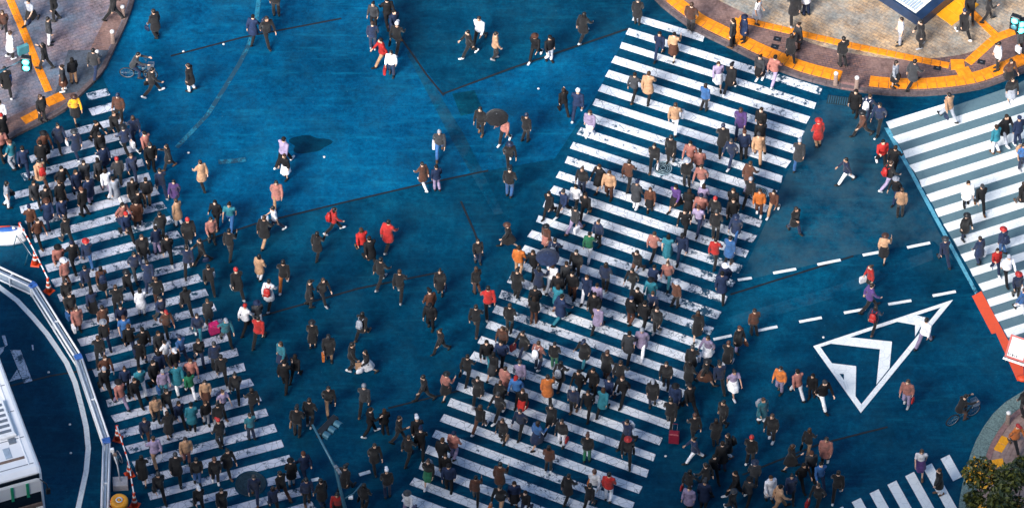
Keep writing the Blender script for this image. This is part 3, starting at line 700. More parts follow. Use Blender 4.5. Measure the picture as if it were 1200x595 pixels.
# ------------------------------------------------------------------ unseen building added below the lower edge to shade the lower road
r = empty('shade_building', (-28, -33, 0)); BW, BD, BH = 112, 40, 21.5
M['facade'] = simple('facade_panel', (.34, .35, .37), .7, 0, .15, .4)
MB().box((0, -BD/2, BH/2), (BW, BD, BH)).build('wall', 'facade', r)
MB().box((0, -BD/2, BH + .05), (BW - .8, BD - .8, .1)).build('roof', 'concrete', r)
for cx, cy, w, dd in ((0, -.2, BW + .3, .5), (0, -BD + .2, BW + .3, .5), (-BW/2, -BD/2, .5, BD - .6), (BW/2, -BD/2, .5, BD - .6)): MB().box((cx, cy, BH + .35), (w, dd, .8)).build('parapet', 'facade', r)
win = MB().box((0, 0, 0), (4.6, .14, 2.2)).mesh('window', 'glass')
for fl in range(5):
    for k in range(20):
        for y in (.04, -BD - .04): link('window', win, r, (-BW/2 + 3.2 + k*5.56, y, 2.2 + fl*3.7))
    for k in range(7):
        for x in (-BW/2 - .04, BW/2 + .04): link('window', win, r, (x, -BD + 3.3 + k*5.55, 2.2 + fl*3.7), R(90))
for k in range(9): MB().box((-46 + k*11.3, -BD/2 + (k % 3 - 1)*7, BH + 1.0), (4.2, 2.6, 1.8), 0, 0, .1).build('roof_unit', 'grey_metal', r)
tag(r, 'long grey unseen building added below the lower edge to shade the road', 'building')

# ------------------------------------------------------------------ tree at the bottom right
def leaf_tree(px, py, label, top):
    base = G(px, py, H); r = empty('tree', base); lr = random.Random(5)
    MB().tube([(0, 0, -.05), (.04, .02, 1.2), (-.05, .05, 2.4), (.0, .0, 3.4)], [.14, .11, .09, .06], 10).build('trunk', 'bark', r, True)
    clumps = []
    for k in range(15):
        a = k*2.4; q = .4 + 1.45*lr.random(); z = 3.1 + 1.7*lr.random()
        c = Vector((math.cos(a)*q, math.sin(a)*q, z)); clumps.append((c, .28 + .5*lr.random()))
        MB().tube([(0, 0, 2.2 + .08*k), c*.55 + Vector((0, 0, 1.0)), c], [.04, .025, .01], 6).build('limb', 'bark', r, True)
    for nm, mt, cnt, sz in (('crown', 'leaf_dark', 5200, .075), ('light_foliage', 'leaf_light', 2600, .07), ('yellow_flecks', 'leaf_yellow', 700, .06)):
        mb = MB()
        for i in range(cnt):
            c, rad = clumps[lr.randrange(len(clumps))] if nm != 'yellow_flecks' else clumps[(i*7) % 6]
            u = Vector((lr.gauss(0, 1), lr.gauss(0, 1), lr.gauss(0, 1))).normalized()*rad*lr.random()**.4
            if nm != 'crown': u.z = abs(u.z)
            p = c + u; n = Vector((lr.gauss(0, 1), lr.gauss(0, 1), lr.gauss(.8, 1))).normalized()
            a = n.orthogonal().normalized(); b = n.cross(a); s = sz*(.4 + 1.3*lr.random()); th = lr.random()*6.28
            a, b = a*math.cos(th) + b*math.sin(th), b*math.cos(th) - a*math.sin(th)
            mb.add([p - a*s*1.5, p + b*s*.7 + n*s*.2, p + a*s*1.5, p - b*s*.7 + n*s*.2], [(0, 1, 2), (0, 2, 3)])
        o = mb.build(nm, mt, r); o['kind'] = 'stuff'
    tag(r, label, 'tree'); return r
M['leaf_dark'] = simple('leaf_dark', (.022, .036, .010), .55, 0, .6, 3)
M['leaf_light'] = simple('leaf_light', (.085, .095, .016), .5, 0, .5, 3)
M['leaf_yellow'] = simple('leaf_yellow', (.55, .27, .012), .6, 0, .4, 3)  # yellow flecks on the upper half of some clumps
leaf_tree(1180, 660, 'leafy tree with yellow flecks in the bottom right corner', 5)

#PEOPLE#
# ------------------------------------------------------------------ people: meshes per pose, shared
V3 = Vector
FUSE = []                                           # (key, object, post) waiting for evaluation
def fuse(key, mb, voxel, smooth=4, ratio=.3):
    me = bpy.data.meshes.new('fuse'); me.from_pydata(mb.v, [], mb.f); o = bpy.data.objects.new('fuse', me); col.objects.link(o)
    a = o.modifiers.new('r', 'REMESH'); a.mode = 'VOXEL'; a.voxel_size = voxel
    b = o.modifiers.new('s', 'SMOOTH'); b.factor = .5; b.iterations = smooth
    c = o.modifiers.new('d', 'DECIMATE'); c.ratio = ratio
    FUSE.append((key, o))
MESH = {}
POSES = {  # left thigh, left knee, right thigh, right knee, left arm, elbow, right arm, elbow, lean
 'stride': (27, 4, -19, 22, -24, 14, 24, 24, 4), 'stride_b': (-19, 22, 27, 4, 24, 24, -24, 14, 4),
 'pass': (4, 6, 12, 46, -6, 14, 10, 18, 3), 'pass_b': (12, 46, 4, 6, 10, 18, -6, 14, 3),
 'stand': (3, 3, -3, 3, -2, 10, 4, 12, 0), 'phone': (20, 4, -14, 18, -12, 16, 22, 98, 3),
 'hold': (-14, 18, 20, 4, 16, 16, 38, 100, 3), 'pull': (22, 4, -16, 20, 18, 20, -36, 6, 6), 'ride': (78, 78, 46, 52, 62, 18, 62, 18, 24)}
def leg_chain(s, t, k):
    hip = V3((s*.085, 0, .90)); t, sh = R(t), R(t - k)
    kn = hip + V3((s*.01, math.sin(t)*.43, -math.cos(t)*.43)); an = kn + V3((0, math.sin(sh)*.41, -math.cos(sh)*.41))
    return hip, kn, an, (math.degrees(sh))
def arm_chain(s, a, e, lean):
    y0 = math.sin(R(lean))*.5; sh = V3((s*.178, y0, 1.375)); a, f = R(a), R(a + e)
    el = sh + V3((s*.055, math.sin(a)*.29, -math.cos(a)*.29)); wr = el + V3((-s*.01, math.sin(f)*.25, -math.cos(f)*.25)); return sh, el, wr
INFO = {}
def build_pose(pn):
    lt, lk, rt, rk, la, le, ra, re, lean = POSES[pn]
    LG = [leg_chain(-1, lt, lk), leg_chain(1, rt, rk)]; AR_ = [arm_chain(-1, la, le, lean), arm_chain(1, ra, re, lean)]
    ly = lambda z: math.sin(R(lean))*max(0, z - .9)
    # shoes first: they set the ground level
    shoes = []; lows = []
    for (hip, kn, an, sh), s in zip(LG, (-1, 1)):
        pitch = R(min(14, sh - 4) if sh > 12 else (sh*.9 if sh < -8 else 0)); c, q = math.cos(pitch), math.sin(pitch)
        f = lambda y, z: V3((an.x, an.y + y*c - z*q, an.z + y*q + z*c))
        prof = [(-.085, -.03, .03, .045), (-.06, -.032, .045, .055), (0, -.034, .048, .06), (.07, -.045, .05, .042), (.13, -.052, .052, .033), (.185, -.058, .035, .022)]
        mb = MB(); v = []
        for y, z, rx, rz in prof:
            for j in range(10):
                a = j*math.pi/5; zz = max(-.078, z + rz*math.sin(a)); p = f(y, zz); v.append((p.x + rx*math.cos(a), p.y, p.z))
        n = 10; m = len(prof)
        mb.add(v, [(i*n + j, i*n + (j+1) % n, (i+1)*n + (j+1) % n, (i+1)*n + j) for i in range(m-1) for j in range(n)] + [tuple(range(n))[::-1], tuple(range((m-1)*n, m*n))])
        shoes.append(mb); lows.append(min(p[2] for p in mb.v))
    dz = -min(lows) if pn != 'ride' else 0.0
    for i, mb in enumerate(shoes):
        mb.v = [(x, y, z + dz) for x, y, z in mb.v]; MESH[pn, 'shoe', i] = mb.mesh('shoe', 'leather', True)
    UP = V3((0, 0, dz)); LG = [(a + UP, b + UP, c + UP, d) for a, b, c, d in LG]; AR_ = [tuple(p + UP for p in q) for q in AR_]
    hc = V3((0, ly(1.6) + .02, 1.605 + dz))
    def torso(mb, g, z0, flare=0, top=1.47):
        rr = []
        for z, rx, ry in ((.55, .175, .135), (.70, .18, .14), (.84, .178, .132), (.92, .172, .125), (1.02, .148, .108), (1.14, .15, .112), (1.26, .165, .118), (1.36, .168, .112), (1.42, .125, .09), (1.47, .075, .068)):
            if z < z0 or z > top: continue
            fl = flare*max(0, .95 - z); rr.append((0, ly(z), z + dz, rx + g + fl, ry + g + fl*1.2))
        return mb.rings(rr, 16)
    def legs(mb, g, zlow=None, flare=0):
        for hip, kn, an, sh in LG:
            mb.tube([hip + V3((0, 0, .03)), hip.lerp(kn, .3), hip.lerp(kn, .7), kn, kn.lerp(an, .35), kn.lerp(an, .75), an + (kn - an).normalized()*.015], [.088 + g, .084 + g, .066 + g, .056 + g, .056 + g + flare*.4, .043 + g + flare*.8, .037 + g + flare], 12)
        return mb
    def arms(mb, g, upto=1.0):
        for sh, el, wr in AR_:
            mb.ball(sh, .062 + g, 10, 7)
            if upto < .5: mb.tube([sh, sh.lerp(el, .5), sh.lerp(el, .72)], [.055 + g, .052 + g, .054 + g], 10)
            else: mb.tube([sh, sh.lerp(el, .5), el, el.lerp(wr, .5), el.lerp(wr, .94)], [.054 + g, .047 + g, .042 + g, .04 + g, .034 + g], 10)
        return mb
    body = torso(MB(), -.012, .8); legs(body, -.008); arms(body, -.008)
    body.rings([(0, ly(1.42), 1.42 + dz, .07, .065), (0, ly(1.46), 1.47 + dz, .055, .056), (0, ly(1.5) + .008, 1.54 + dz, .052, .056)], 12)
    body.ball(hc, (.074, .092, .112), 16, 12); body.ball(hc + V3((0, .03, -.055)), (.056, .062, .06), 12, 8)
    body.tube([hc + V3((0, .085, .015)), hc + V3((0, .108, -.022)), hc + V3((0, .085, -.03))], [.012, .017, .012], 6)
    for s in (-1, 1): body.ball(hc + V3((s*.076, -.005, -.01)), (.012, .022, .032), 8, 6)
    for sh, el, wr in AR_:
        d = (wr - el).normalized(); body.tube([el.lerp(wr, .9), wr + d*.03, wr + d*.085], [.027, (.024, .038), (.02, .04)], 8)
    fuse((pn, 'body'), body, .0165, 3, .30)
    # fingers, eyes and mouth are joined to the fused body afterwards
    ex = MB()
    for s, (sh, el, wr) in zip((-1, 1), AR_):
        d = (wr - el).normalized(); fw = V3((0, 1, 0)) - d*d.y; fw.normalize(); inn = V3((-s, 0, 0))
        for j, (o, ln) in enumerate(((-.030, .062), (-.010, .075), (.011, .08), (.031, .07))):
            b = wr + d*.07 + fw*o; ex.tube([b, b + d*ln*.5 + inn*.006, b + d*ln*.85 + inn*.024], [.0095, .009, .0065], 6)
        b = wr + d*.03 + fw*.03; ex.tube([b, b + fw*.03 + d*.025, b + fw*.034 + d*.055 + inn*.012], [.011, .0105, .008], 6)
    for s in (-1, 1): ex.ball(hc + V3((s*.030, .086, .012)), (.012, .008, .007), 8, 5, 1)
    ex.ball(hc + V3((0, .093, -.058)), (.022, .008, .006), 8, 5, 2); MESH[pn, 'extra'] = ex
    fuse((pn, 'jacket'), arms(torso(MB(), .02, .84, .05), .014), .021, 3, .34)
    fuse((pn, 'coat'), arms(torso(MB(), .026, .55, .10), .018), .022, 3, .34)
    fuse((pn, 'shirt'), arms(torso(MB(), .012, .92, .02), .016, .4), .021, 3, .34)
    tr = torso(MB(), .006, .84, 0, 1.03); legs(tr, .012, None, .012); fuse((pn, 'trousers'), tr, .02, 3, .34)
    zk = min(LG[0][1].z, LG[1][1].z); sp = max(abs(LG[0][1].y), abs(LG[1][1].y))
    sk = MB(); n = 28; rr = ((1.03, .16, .12), (.95, .185, .145), (.8, .20, .17 + sp*.35), (.62, .22, .19 + sp*.6), (.48, .235, .20 + sp*.7)); v = []
    for z, rx, ry in rr:
        for k in range(n):
            a = k*2*math.pi/n; w = 1 + .07*math.sin(a*7)*(1.03 - z)*1.8
            v.append((rx*w*math.cos(a), ry*w*math.sin(a), z + dz))
    sk.add(v, [(i*n + k, (i+1)*n + k, (i+1)*n + (k+1) % n, i*n + (k+1) % n) for i in range(4) for k in range(n)]); MESH[pn, 'skirt'] = sk.mesh('skirt', 'cloth', True)
    INFO[pn] = dict(head=hc, hands=[a[2] + (a[2] - a[1]).normalized()*.1 for a in AR_], back=V3((0, ly(1.25) - .16, 1.2 + dz)), dz=dz, hip=dz + .9)
for pn in POSES: build_pose(pn)
# hair and hats, built round the head centre
def hairset():
    s = MB().ball((0, -.018, .03), (.086, .098, .10), 16, 12); s.ball((0, -.05, -.02), (.075, .058, .075), 12, 8); fuse(('hair', 'short'), s, .017, 2, .4)
    s = MB().ball((0, -.018, .03), (.09, .10, .102), 16, 12); s.rings([(0, -.045, -.30, .06, .025), (0, -.05, -.22, .10, .045), (0, -.05, -.10, .098, .06), (0, -.04, .02, .088, .07)], 14); fuse(('hair', 'long'), s, .017, 2, .4)
    s = MB().ball((0, -.018, .03), (.087, .098, .10), 16, 12); s.rings([(0, -.05, -.12, .085, .05), (0, -.05, -.02, .095, .065), (0, -.04, .04, .086, .07)], 14); fuse(('hair', 'bob'), s, .017, 2, .4)
    s = MB().ball((0, -.018, .03), (.086, .097, .10), 16, 12); s.ball((0, -.12, .06), .045, 10, 8); fuse(('hair', 'bun'), s, .017, 2, .4)
    s = MB().ball((0, -.005, .045), (.092, .106, .088), 16, 12); s.rings([(0, .12, .040, .07, .075), (0, .12, .053, .07, .075)], 14); fuse(('hair', 'cap'), s, .016, 2, .4)
    s = MB().ball((0, -.012, .045), (.093, .104, .105), 16, 12); s.ball((0, -.02, .15), .03, 8, 6); fuse(('hair', 'beanie'), s, .017, 2, .4)
    s = MB().ball((0, -.01, .06), (.09, .1, .085), 16, 12); s.rings([(0, 0, .045, .17, .18), (0, 0, .058, .165, .175)], 18); fuse(('hair', 'hat'), s, .016, 2, .5)
hairset()
bpy.context.view_layer.update(); dg = bpy.context.evaluated_depsgraph_get()
for key, o in FUSE:
    me = bpy.data.meshes.new_from_object(o.evaluated_get(dg)); me.materials.clear()
    if key[1] == 'body':
        bm = bmesh.new(); bm.from_mesh(me)
        ex = MESH[key[0], 'extra']; vs_ = [bm.verts.new(p) for p in ex.v]
        for f, mi in zip(ex.f, ex.mi):
            q = bm.faces.new([vs_[i] for i in f]); q.material_index = mi
        bm.to_mesh(me); bm.free()
        for m in ('skin', 'eye', 'lip'): me.materials.append(M[m])
    elif key[0] == 'hair': me.materials.append(M['hair'])
    else: me.materials.append(M['cloth'])
    me.name = key[1]; me.polygons.foreach_set('use_smooth', [True]*len(me.polygons)); MESH[key] = me
old = [o.data for _, o in FUSE]
for _, o in FUSE: bpy.data.objects.remove(o)
for m_ in old: bpy.data.meshes.remove(m_)

# clothing colours: code -> (words, linear colour)
COL = {'k': ('black', (.008, .008, .010)), 'n': ('navy', (.010, .020, .055)), 'c': ('charcoal', (.030, .032, .038)), 'b': ('brown', (.07, .028, .018)), 't': ('tan', (.38, .22, .13)),
       'o': ('orange', (.50, .14, .03)), 'r': ('red', (.36, .02, .018)), 'w': ('white', (.72, .72, .77)), 'g': ('grey', (.26, .28, .33)), 'l': ('lilac', (.26, .21, .33)), 'p': ('pink', (.30, .12, .10)),
       'm': ('magenta', (.45, .015, .12)), 'e': ('teal', (.02, .14, .19)), 'u': ('blue', (.03, .10, .26)), 'v': ('violet', (.07, .035, .14)), 'y': ('yellow', (.85, .40, .02)), 'G': ('green', (.015, .12, .06))}
# walkers as (tile origin) "x,y,top,bottom[,extra]" in pixels of a 4.44x enlargement of the tile; extras: B backpack, h handbag, S shopping bag, s suitcase, U umbrella, P on the phone, C long coat
PEOPLE = {
 (0, 0): "25,130,b,k;62,250,w,k;40,440,k,k;165,70,g,k,h;215,60,n,k;290,55,k,k;262,180,t,w;240,310,k,k;385,380,k,t;440,375,k,k;495,345,u,n;335,420,c,b;595,55,k,k;395,560,y,k;440,560,y,k;625,565,b,k;222,575,k,k;795,430,k,k;812,130,k,k",
 (200, 0): "105,410,k,w;435,150,v,k;500,160,k,k,B;550,15,k,k",
 (400, 0): "180,80,t,k;232,70,k,k;275,120,t,b;165,190,n,n;215,275,r,t;262,330,w,n,S;290,200,k,k;720,160,w,k;665,230,k,k;800,245,t,k",
 (600, 0): "652,60,k,k,C;370,140,k,k;130,245,k,k;185,255,k,w;222,250,c,k;270,530,l,k;338,545,n,n;770,235,n,n;835,240,t,b;635,450,b,k;705,455,t,k;738,470,p,k",
 (800, 0): "40,100,b,k;312,165,n,k;262,190,c,k;560,260,k,k,C;600,200,p,b;575,60,k,k,C;640,25,w,n;402,355,b,k;470,365,p,l;190,390,l,w;237,410,l,k;112,510,u,k;830,290,b,k;385,70,w,g",
 (1000, 0): "240,180,w,g;345,195,k,k;212,400,g,k;305,400,c,k;745,310,w,k;806,370,b,k;815,470,k,g;570,140,k,k;695,60,k,k;600,45,k,k;862,225,u,k;20,540,k,k;62,555,n,n,B;492,560,t,g,h",
 (0, 116): "15,90,w,u;10,230,p,k;48,265,t,k;25,170,k,k;75,300,e,g;125,325,n,n;235,235,b,k;222,300,k,k;215,385,t,b;258,320,b,k;310,195,n,k;400,235,n,n;505,180,k,k;525,245,p,k;548,310,b,k;600,135,k,k;622,80,p,t;655,215,n,k;702,155,n,n;765,240,p,k;788,305,k,k;880,300,k,k;510,375,t,p;558,435,w,l;602,480,g,w;330,425,t,t;295,445,w,k;322,505,b,k;402,430,n,n;452,385,c,k;620,385,b,k;690,355,n,n;190,490,b,k;242,515,k,k;42,500,g,w;470,475,n,l;440,540,k,k;700,475,k,p;765,490,t,t;805,480,k,t;722,540,b,k;842,435,n,n",
 (200, 116): "20,330,v,k;165,395,t,k,C;25,480,v,n;590,280,l,k;600,350,k,w;555,490,p,t",
 (400, 116): "512,230,c,u;428,395,b,w,C;495,410,n,l;725,120,k,k;850,165,p,k,U;875,285,k,k;875,440,k,u",
 (600, 116): "72,155,k,k;405,130,l,w;825,265,k,k;738,295,k,p;365,420,k,n;455,400,b,k;505,450,t,b;605,395,b,k;650,505,e,w;712,520,b,o;858,510,v,k;205,545,k,k;265,540,n,k;335,520,w,r;372,545,k,k;845,100,t,w",
 (800, 116): "298,115,v,n,h;405,120,b,k;402,190,b,t;205,215,k,k;237,220,p,k;250,275,n,n;320,245,n,k;385,255,t,t;600,290,u,u;702,180,r,t,C;848,375,l,w;882,390,l,n;78,330,p,k;45,300,p,b;20,385,k,p;95,410,p,w;342,400,b,l;402,540,o,b;465,535,b,t;260,530,k,k;100,520,l,g;30,535,k,k;345,485,b,k",
 (1000, 116): "130,95,n,k;45,130,b,k;200,315,k,k;180,400,k,l,B;215,465,k,n;242,545,t,k;150,290,r,k;735,215,e,w;780,155,l,g;852,175,n,n;870,300,u,n;600,495,w,k;642,510,b,p;875,500,k,k",
 (0, 232): "165,115,b,k;205,175,b,p;232,45,k,k;262,75,n,n;320,60,p,k;352,175,t,k;318,115,k,k;445,75,k,n;645,90,p,n;662,145,n,k;715,85,b,k;842,150,k,k;822,225,n,l;872,260,k,p;745,265,k,k;320,310,p,k;347,390,p,b;382,305,k,k;455,285,n,u;455,430,b,k;485,545,b,k;535,425,b,k;590,425,t,w,C;350,490,b,k;670,445,k,k;717,465,k,n;705,345,n,c;775,400,l,n;822,490,k,b;612,530,k,k;738,540,w,g",
 (200, 232): "40,80,t,w,C;95,180,k,r;5,255,l,k;215,170,p,p;240,80,k,k;312,90,e,u;310,245,k,k;165,280,k,k;92,330,n,k;132,315,k,k;205,420,b,k;240,460,p,k;350,445,k,k;465,360,t,w;515,500,w,k;590,405,k,o;545,115,w,n;490,175,k,t;765,245,k,k;725,500,k,k;795,475,k,k;850,115,r,k,B;85,535,k,k",
 (400, 232): "110,230,r,k;152,280,k,k;205,390,k,p;245,195,r,k;305,455,k,k;515,435,k,k;465,560,b,k;710,275,k,n;705,430,k,b;765,540,r,p;870,195,k,k",
 (600, 232): "180,200,b,p;220,285,n,n;325,115,p,l;450,180,n,k;400,250,G,w;335,345,k,k;45,330,o,t;100,335,k,k;25,445,k,k;150,430,n,k,U;205,420,w,g;245,455,r,k;290,415,b,k;325,450,t,b;367,465,t,w;485,410,n,k;650,335,b,b;625,425,k,k;740,245,p,k;820,255,e,e;868,255,n,n;808,390,p,e;735,415,n,k;430,510,l,k;650,545,k,k;728,555,b,k;722,475,e,e;120,535,k,b;240,530,e,l;850,500,b,k",
 (800, 232): "92,45,p,l;165,65,k,k;260,65,k,k;75,105,l,n;170,145,k,k;275,150,n,u;165,285,r,k;240,275,u,k;220,400,n,w;580,115,k,n,C;200,460,n,k;15,125,k,k",
 (1000, 232): "155,260,t,k;85,415,r,k,S;80,520,v,k;470,280,n,n;575,150,k,n;650,275,n,n;772,225,n,u;740,330,r,n;790,365,w,k;870,540,u,w;845,450,n,k",
 (0, 348): "405,110,p,b;370,45,k,b;490,75,b,k;545,125,b,t;550,195,k,n;520,280,k,k;555,375,b,k;550,435,k,k;640,505,p,l;660,175,u,u;640,120,n,k;682,210,k,n;690,110,k,k;738,45,g,k;740,285,b,k;762,250,k,n;810,245,t,b;868,290,w,t;735,425,e,w;680,425,n,k;702,485,k,k;840,70,n,k;870,135,b,k;790,405,k,k;830,360,n,k;850,440,l,e;870,540,p,k",
 (200, 348): "80,45,k,k;200,75,b,k;145,155,n,e;182,155,k,k;290,175,e,k,s;400,110,w,k;445,85,l,g;460,180,r,k;582,300,e,n;605,405,k,k;642,375,k,k;740,195,k,k;825,265,k,t;825,525,k,t;270,375,e,k;235,310,n,k;150,280,k,n;340,455,k,r;110,385,p,t;185,490,t,b;100,450,G,w;40,425,e,w;20,535,p,k;275,545,l,k;430,545,k,k;60,275,u,n;10,330,k,v",
 (400, 348): "110,145,k,k;55,315,k,k;135,335,k,w;465,95,k,k;520,225,k,k;435,475,k,k;545,460,p,m;700,115,k,k;770,295,k,e;820,295,n,k;655,375,k,k;712,480,k,k;850,435,p,k;825,500,k,k;790,355,k,c;120,535,b,k;840,215,b,k;875,115,k,k",
 (600, 348): "250,55,n,e;430,45,k,k;445,110,l,k;115,60,k,b;640,75,k,b;675,95,k,k;740,120,k,k;660,235,l,w,C;620,250,c,k;375,290,e,e;490,355,k,b;560,405,k,p;800,405,k,p;135,310,p,n;60,235,k,n;220,305,k,G;250,400,u,k;185,485,o,k,P;365,445,k,k;405,440,k,k;325,535,n,k;510,490,n,n;460,540,e,k;405,550,t,k;730,500,k,n;55,530,o,r;25,480,u,k;40,405,l,w;560,480,k,k;860,520,n,n",
 (800, 348): "75,145,k,k;130,260,l,w;45,330,k,g;30,400,k,k;115,390,t,b;150,395,t,k;190,415,t,k;260,440,l,w;230,310,k,w;285,220,k,l;370,130,b,k;505,430,o,l;620,460,p,w;665,470,k,k;705,490,k,w;25,530,k,k",
 (1000, 348): "105,110,b,k;365,190,w,l;275,500,p,l",
 (0, 461): "815,80,t,k;860,55,k,p;760,190,p,b;810,300,l,t;745,390,b,o;830,480,p,r;880,165,k,k",
 (200, 461): "60,100,l,k;120,115,e,k;172,105,k,g;250,125,k,g;260,210,k,p;85,300,t,p;300,350,o,k;235,400,k,k;140,405,k,u;35,390,k,k;420,170,e,n;430,65,k,k;440,490,e,n;580,480,k,b;640,405,e,g;690,385,n,n;710,510,n,k;660,150,k,m,h;725,105,k,k;790,520,k,n;150,545,k,k;270,555,k,k;540,550,n,k;870,575,r,o",
 (400, 461): "160,150,k,k;220,145,k,k;300,190,k,k;400,205,k,b;175,325,k,m;240,470,k,n;350,290,k,k;412,245,k,k;20,450,k,k;120,535,k,k;530,310,t,k;580,275,p,l;545,380,k,k;560,435,b,k;700,500,b,k;825,440,m,k;830,545,t,t;350,570,w,l;720,130,k,b;820,65,k,k;840,190,k,k;455,400,k,G",
 (600, 461): "205,125,k,k;260,205,k,w;190,340,b,k;45,145,n,k;600,290,k,o;390,285,k,G;600,205,n,k;430,465,w,e;500,490,r,w;400,540,k,k;290,490,e,k;20,530,l,k;60,555,k,n;820,110,k,k,s;130,215,u,n",
 (800, 461): "210,110,k,r;410,90,e,w;460,180,p,k;60,290,l,w;30,460,k,l;95,530,n,k;45,540,l,k;160,375,k,k;235,270,k,w;255,555,t,k;290,480,k,k;490,540,t,t;455,500,w,g;650,250,k,t;665,375,t,k;705,415,u,n;740,300,p,k;700,530,k,k;325,500,e,k;60,180,k,k;120,440,k,k;200,330,k,n;350,300,k,k;370,420,c,k;560,330,k,k;560,480,n,k;620,420,k,k;800,480,k,k;170,200,k,k",
 (1000, 461): "345,350,w,v;440,460,l,w;835,240,o,r;885,60,k,k"}
SKIN = [(.62, .40, .29), (.55, .34, .24), (.68, .45, .34), (.48, .28, .19)]
HAIRC = [(.008, .007, .007), (.012, .009, .008), (.022, .013, .009), (.05, .025, .014)]
ORD = ['first', 'second', 'third', 'fourth', 'fifth', 'sixth', 'seventh', 'eighth', 'ninth', 'tenth', 'eleventh', 'twelfth', 'thirteenth', 'fourteenth', 'fifteenth', 'sixteenth', 'seventeenth', 'eighteenth', 'nineteenth', 'twentieth'] + ['twenty-' + x for x in ('first', 'second', 'third', 'fourth', 'fifth', 'sixth', 'seventh', 'eighth', 'ninth')] + ['thirtieth'] + ['thirty-' + x for x in ('first', 'second', 'third', 'fourth', 'fifth', 'sixth', 'seventh', 'eighth', 'ninth')]
folk = []; MIN_PX = 9.0
for (ox, oy), s in PEOPLE.items():
    for e in s.split(';'):
        q = e.split(',')
        if len(q) < 5 and q[2] in 'plbvteu' and rnd.random() < .34: q[2] = rnd.choice('kknc')
        if len(q) < 5 and q[2] in 'rom' and rnd.random() < .35: q[2] = rnd.choice('bkc')
        if q[3] in 'mrop' and rnd.random() < .75: q[3] = 'k'
        x, y = ox + float(q[0])/4.44, oy + float(q[1])/4.44
        onp = False
        g = G(x, y + 14.5)
        folk.append(dict(p=g, top=q[2], bot=q[3], ex=q[4] if len(q) > 4 else '', px=x, py=y + 14.5))
keep = []
for f in folk:                                       # blurred doubles of one walker
    if all((f['px'] - g['px'])**2 + (f['py'] - g['py'])**2 > (12.5 if f['px'] < 290 and f['py'] < 400 else MIN_PX)**2 for g in keep): keep.append(f)
folk = keep
for f in folk:
    f['clear'] = min((f['px'] - g['px'])**2 + (f['py'] - g['py'])**2 for g in folk if g is not f) + (1e5 if f['ex'] else 0) + rnd.random() + (60 if f['py'] > 300 else 0)
for i, f in enumerate(sorted(folk, key=lambda f: -f['clear'])): f['single'] = i < 300
# keep neighbours from standing in each other
for it in range(60):
    mv = 0
    for i in range(len(folk)):
        for j in range(i):
            dlt = folk[i]['p'] - folk[j]['p']; L = dlt.length
            mn = .62
            if L < mn:
                dlt = dlt/L if L > 1e-6 else V3((1, 0, 0)); folk[i]['p'] += dlt*(mn - L)*.5; folk[j]['p'] -= dlt*(mn - L)*.5; mv += 1
    if not mv: break
def inside(p, poly):
    c = False; n = len(poly)
    for i in range(n):
        a, b = poly[i], poly[(i+1) % n]
        if (a[1] > p.y) != (b[1] > p.y) and p.x < (b[0] - a[0])*(p.y - a[1])/(b[1] - a[1]) + a[0]: c = not c
    return c
PV = {'top right': [*kerbR, G(1300, 40), G(1300, -120), G(752, -120)], 'top left': [*kerbL, G(-150, 186), G(-150, -60), G(166, -60)], 'bottom right': [*kerbB, G(1420, 440), G(1420, 660)]}
def walk_uk(w, p):
    eL, eR = WALKS[w]; a = eL(0); dk = eL(1) - eL(0)
    k = 0
    for _ in range(8):
        q, rr = eL(k), eR(k); t = (rr - q).normalized(); nrm = V3((-t.y, t.x, 0)); off = (p - q).dot(nrm); k += -off/abs(dk.dot(nrm)) if dk.dot(nrm) < 0 else off/dk.dot(nrm)
    q, rr = eL(k), eR(k); return (p - q).dot((rr - q).normalized())/(rr - q).length, k
axis = {w: (WALKS[w][0](5) - WALKS[w][0](0)).normalized() for w in 'ABC'}
def band(u): return 'left end' if u < .2 else 'left half' if u < .42 else 'middle' if u < .58 else 'right half' if u < .8 else 'right end'
def side_word(m): return 'just' if m < 1.6 else 'well' if m < 4.5 else 'far'
for f in folk:
    p = f['p']; f['z'] = 0; f['area'] = None
    for nme, poly in PV.items():
        if inside(p, poly): f['area'] = nme; f['z'] = H
    if f['area']:
        f['loc'] = None; f['dir'] = V3((rnd.uniform(-1, 1), rnd.uniform(-1, 1), 0)).normalized(); continue
    hit = None
    for w, nm, kmax in (('C', 'central', 33), ('A', 'left', 28), ('B', 'right', 16)):
        u, k = walk_uk(w, p)
        if -.04 <= u <= 1.04 and -.8 <= k <= kmax + .5: hit = (w, nm, u, int(max(1, math.ceil(k + .35)))); break
    if hit:
        w, nm, u, k = hit; f['key'] = (w, k); f['ord'] = u; f['loc'] = f'{ORD[k-1]} stripe of {nm} crossing, {band(u)}'; f['fmt'] = f'%s from left, {ORD[k-1]} stripe of {nm} crossing'; f['dir'] = axis[w]*(1 if rnd.random() < .5 else -1)
        f['sortu'] = u
    else:
        u, k = walk_uk('C', p); wid = (WALKS['C'][1](k) - WALKS['C'][0](k)).length
        m = -u*wid if u < 0 else (u - 1)*wid; sd = 'left' if u < 0 else 'right'
        kk = max(1, int(k + 1.35)); f['key'] = (sd, kk); f['ord'] = m; f['loc'] = f'{side_word(m)} {sd} of central crossing beside {ORD[kk-1]} stripe'; f['fmt'] = f'%s out {sd} of central crossing, {ORD[kk-1]} stripe'
        t = rnd.random(); f['dir'] = (axis['C'] if t < .45 else axis['A'] if t < .8 else V3((1, .3, 0)).normalized())*(1 if rnd.random() < .5 else -1)
    f['dir'] = Matrix.Rotation(rnd.gauss(0, .22), 3, 'Z') @ f['dir']
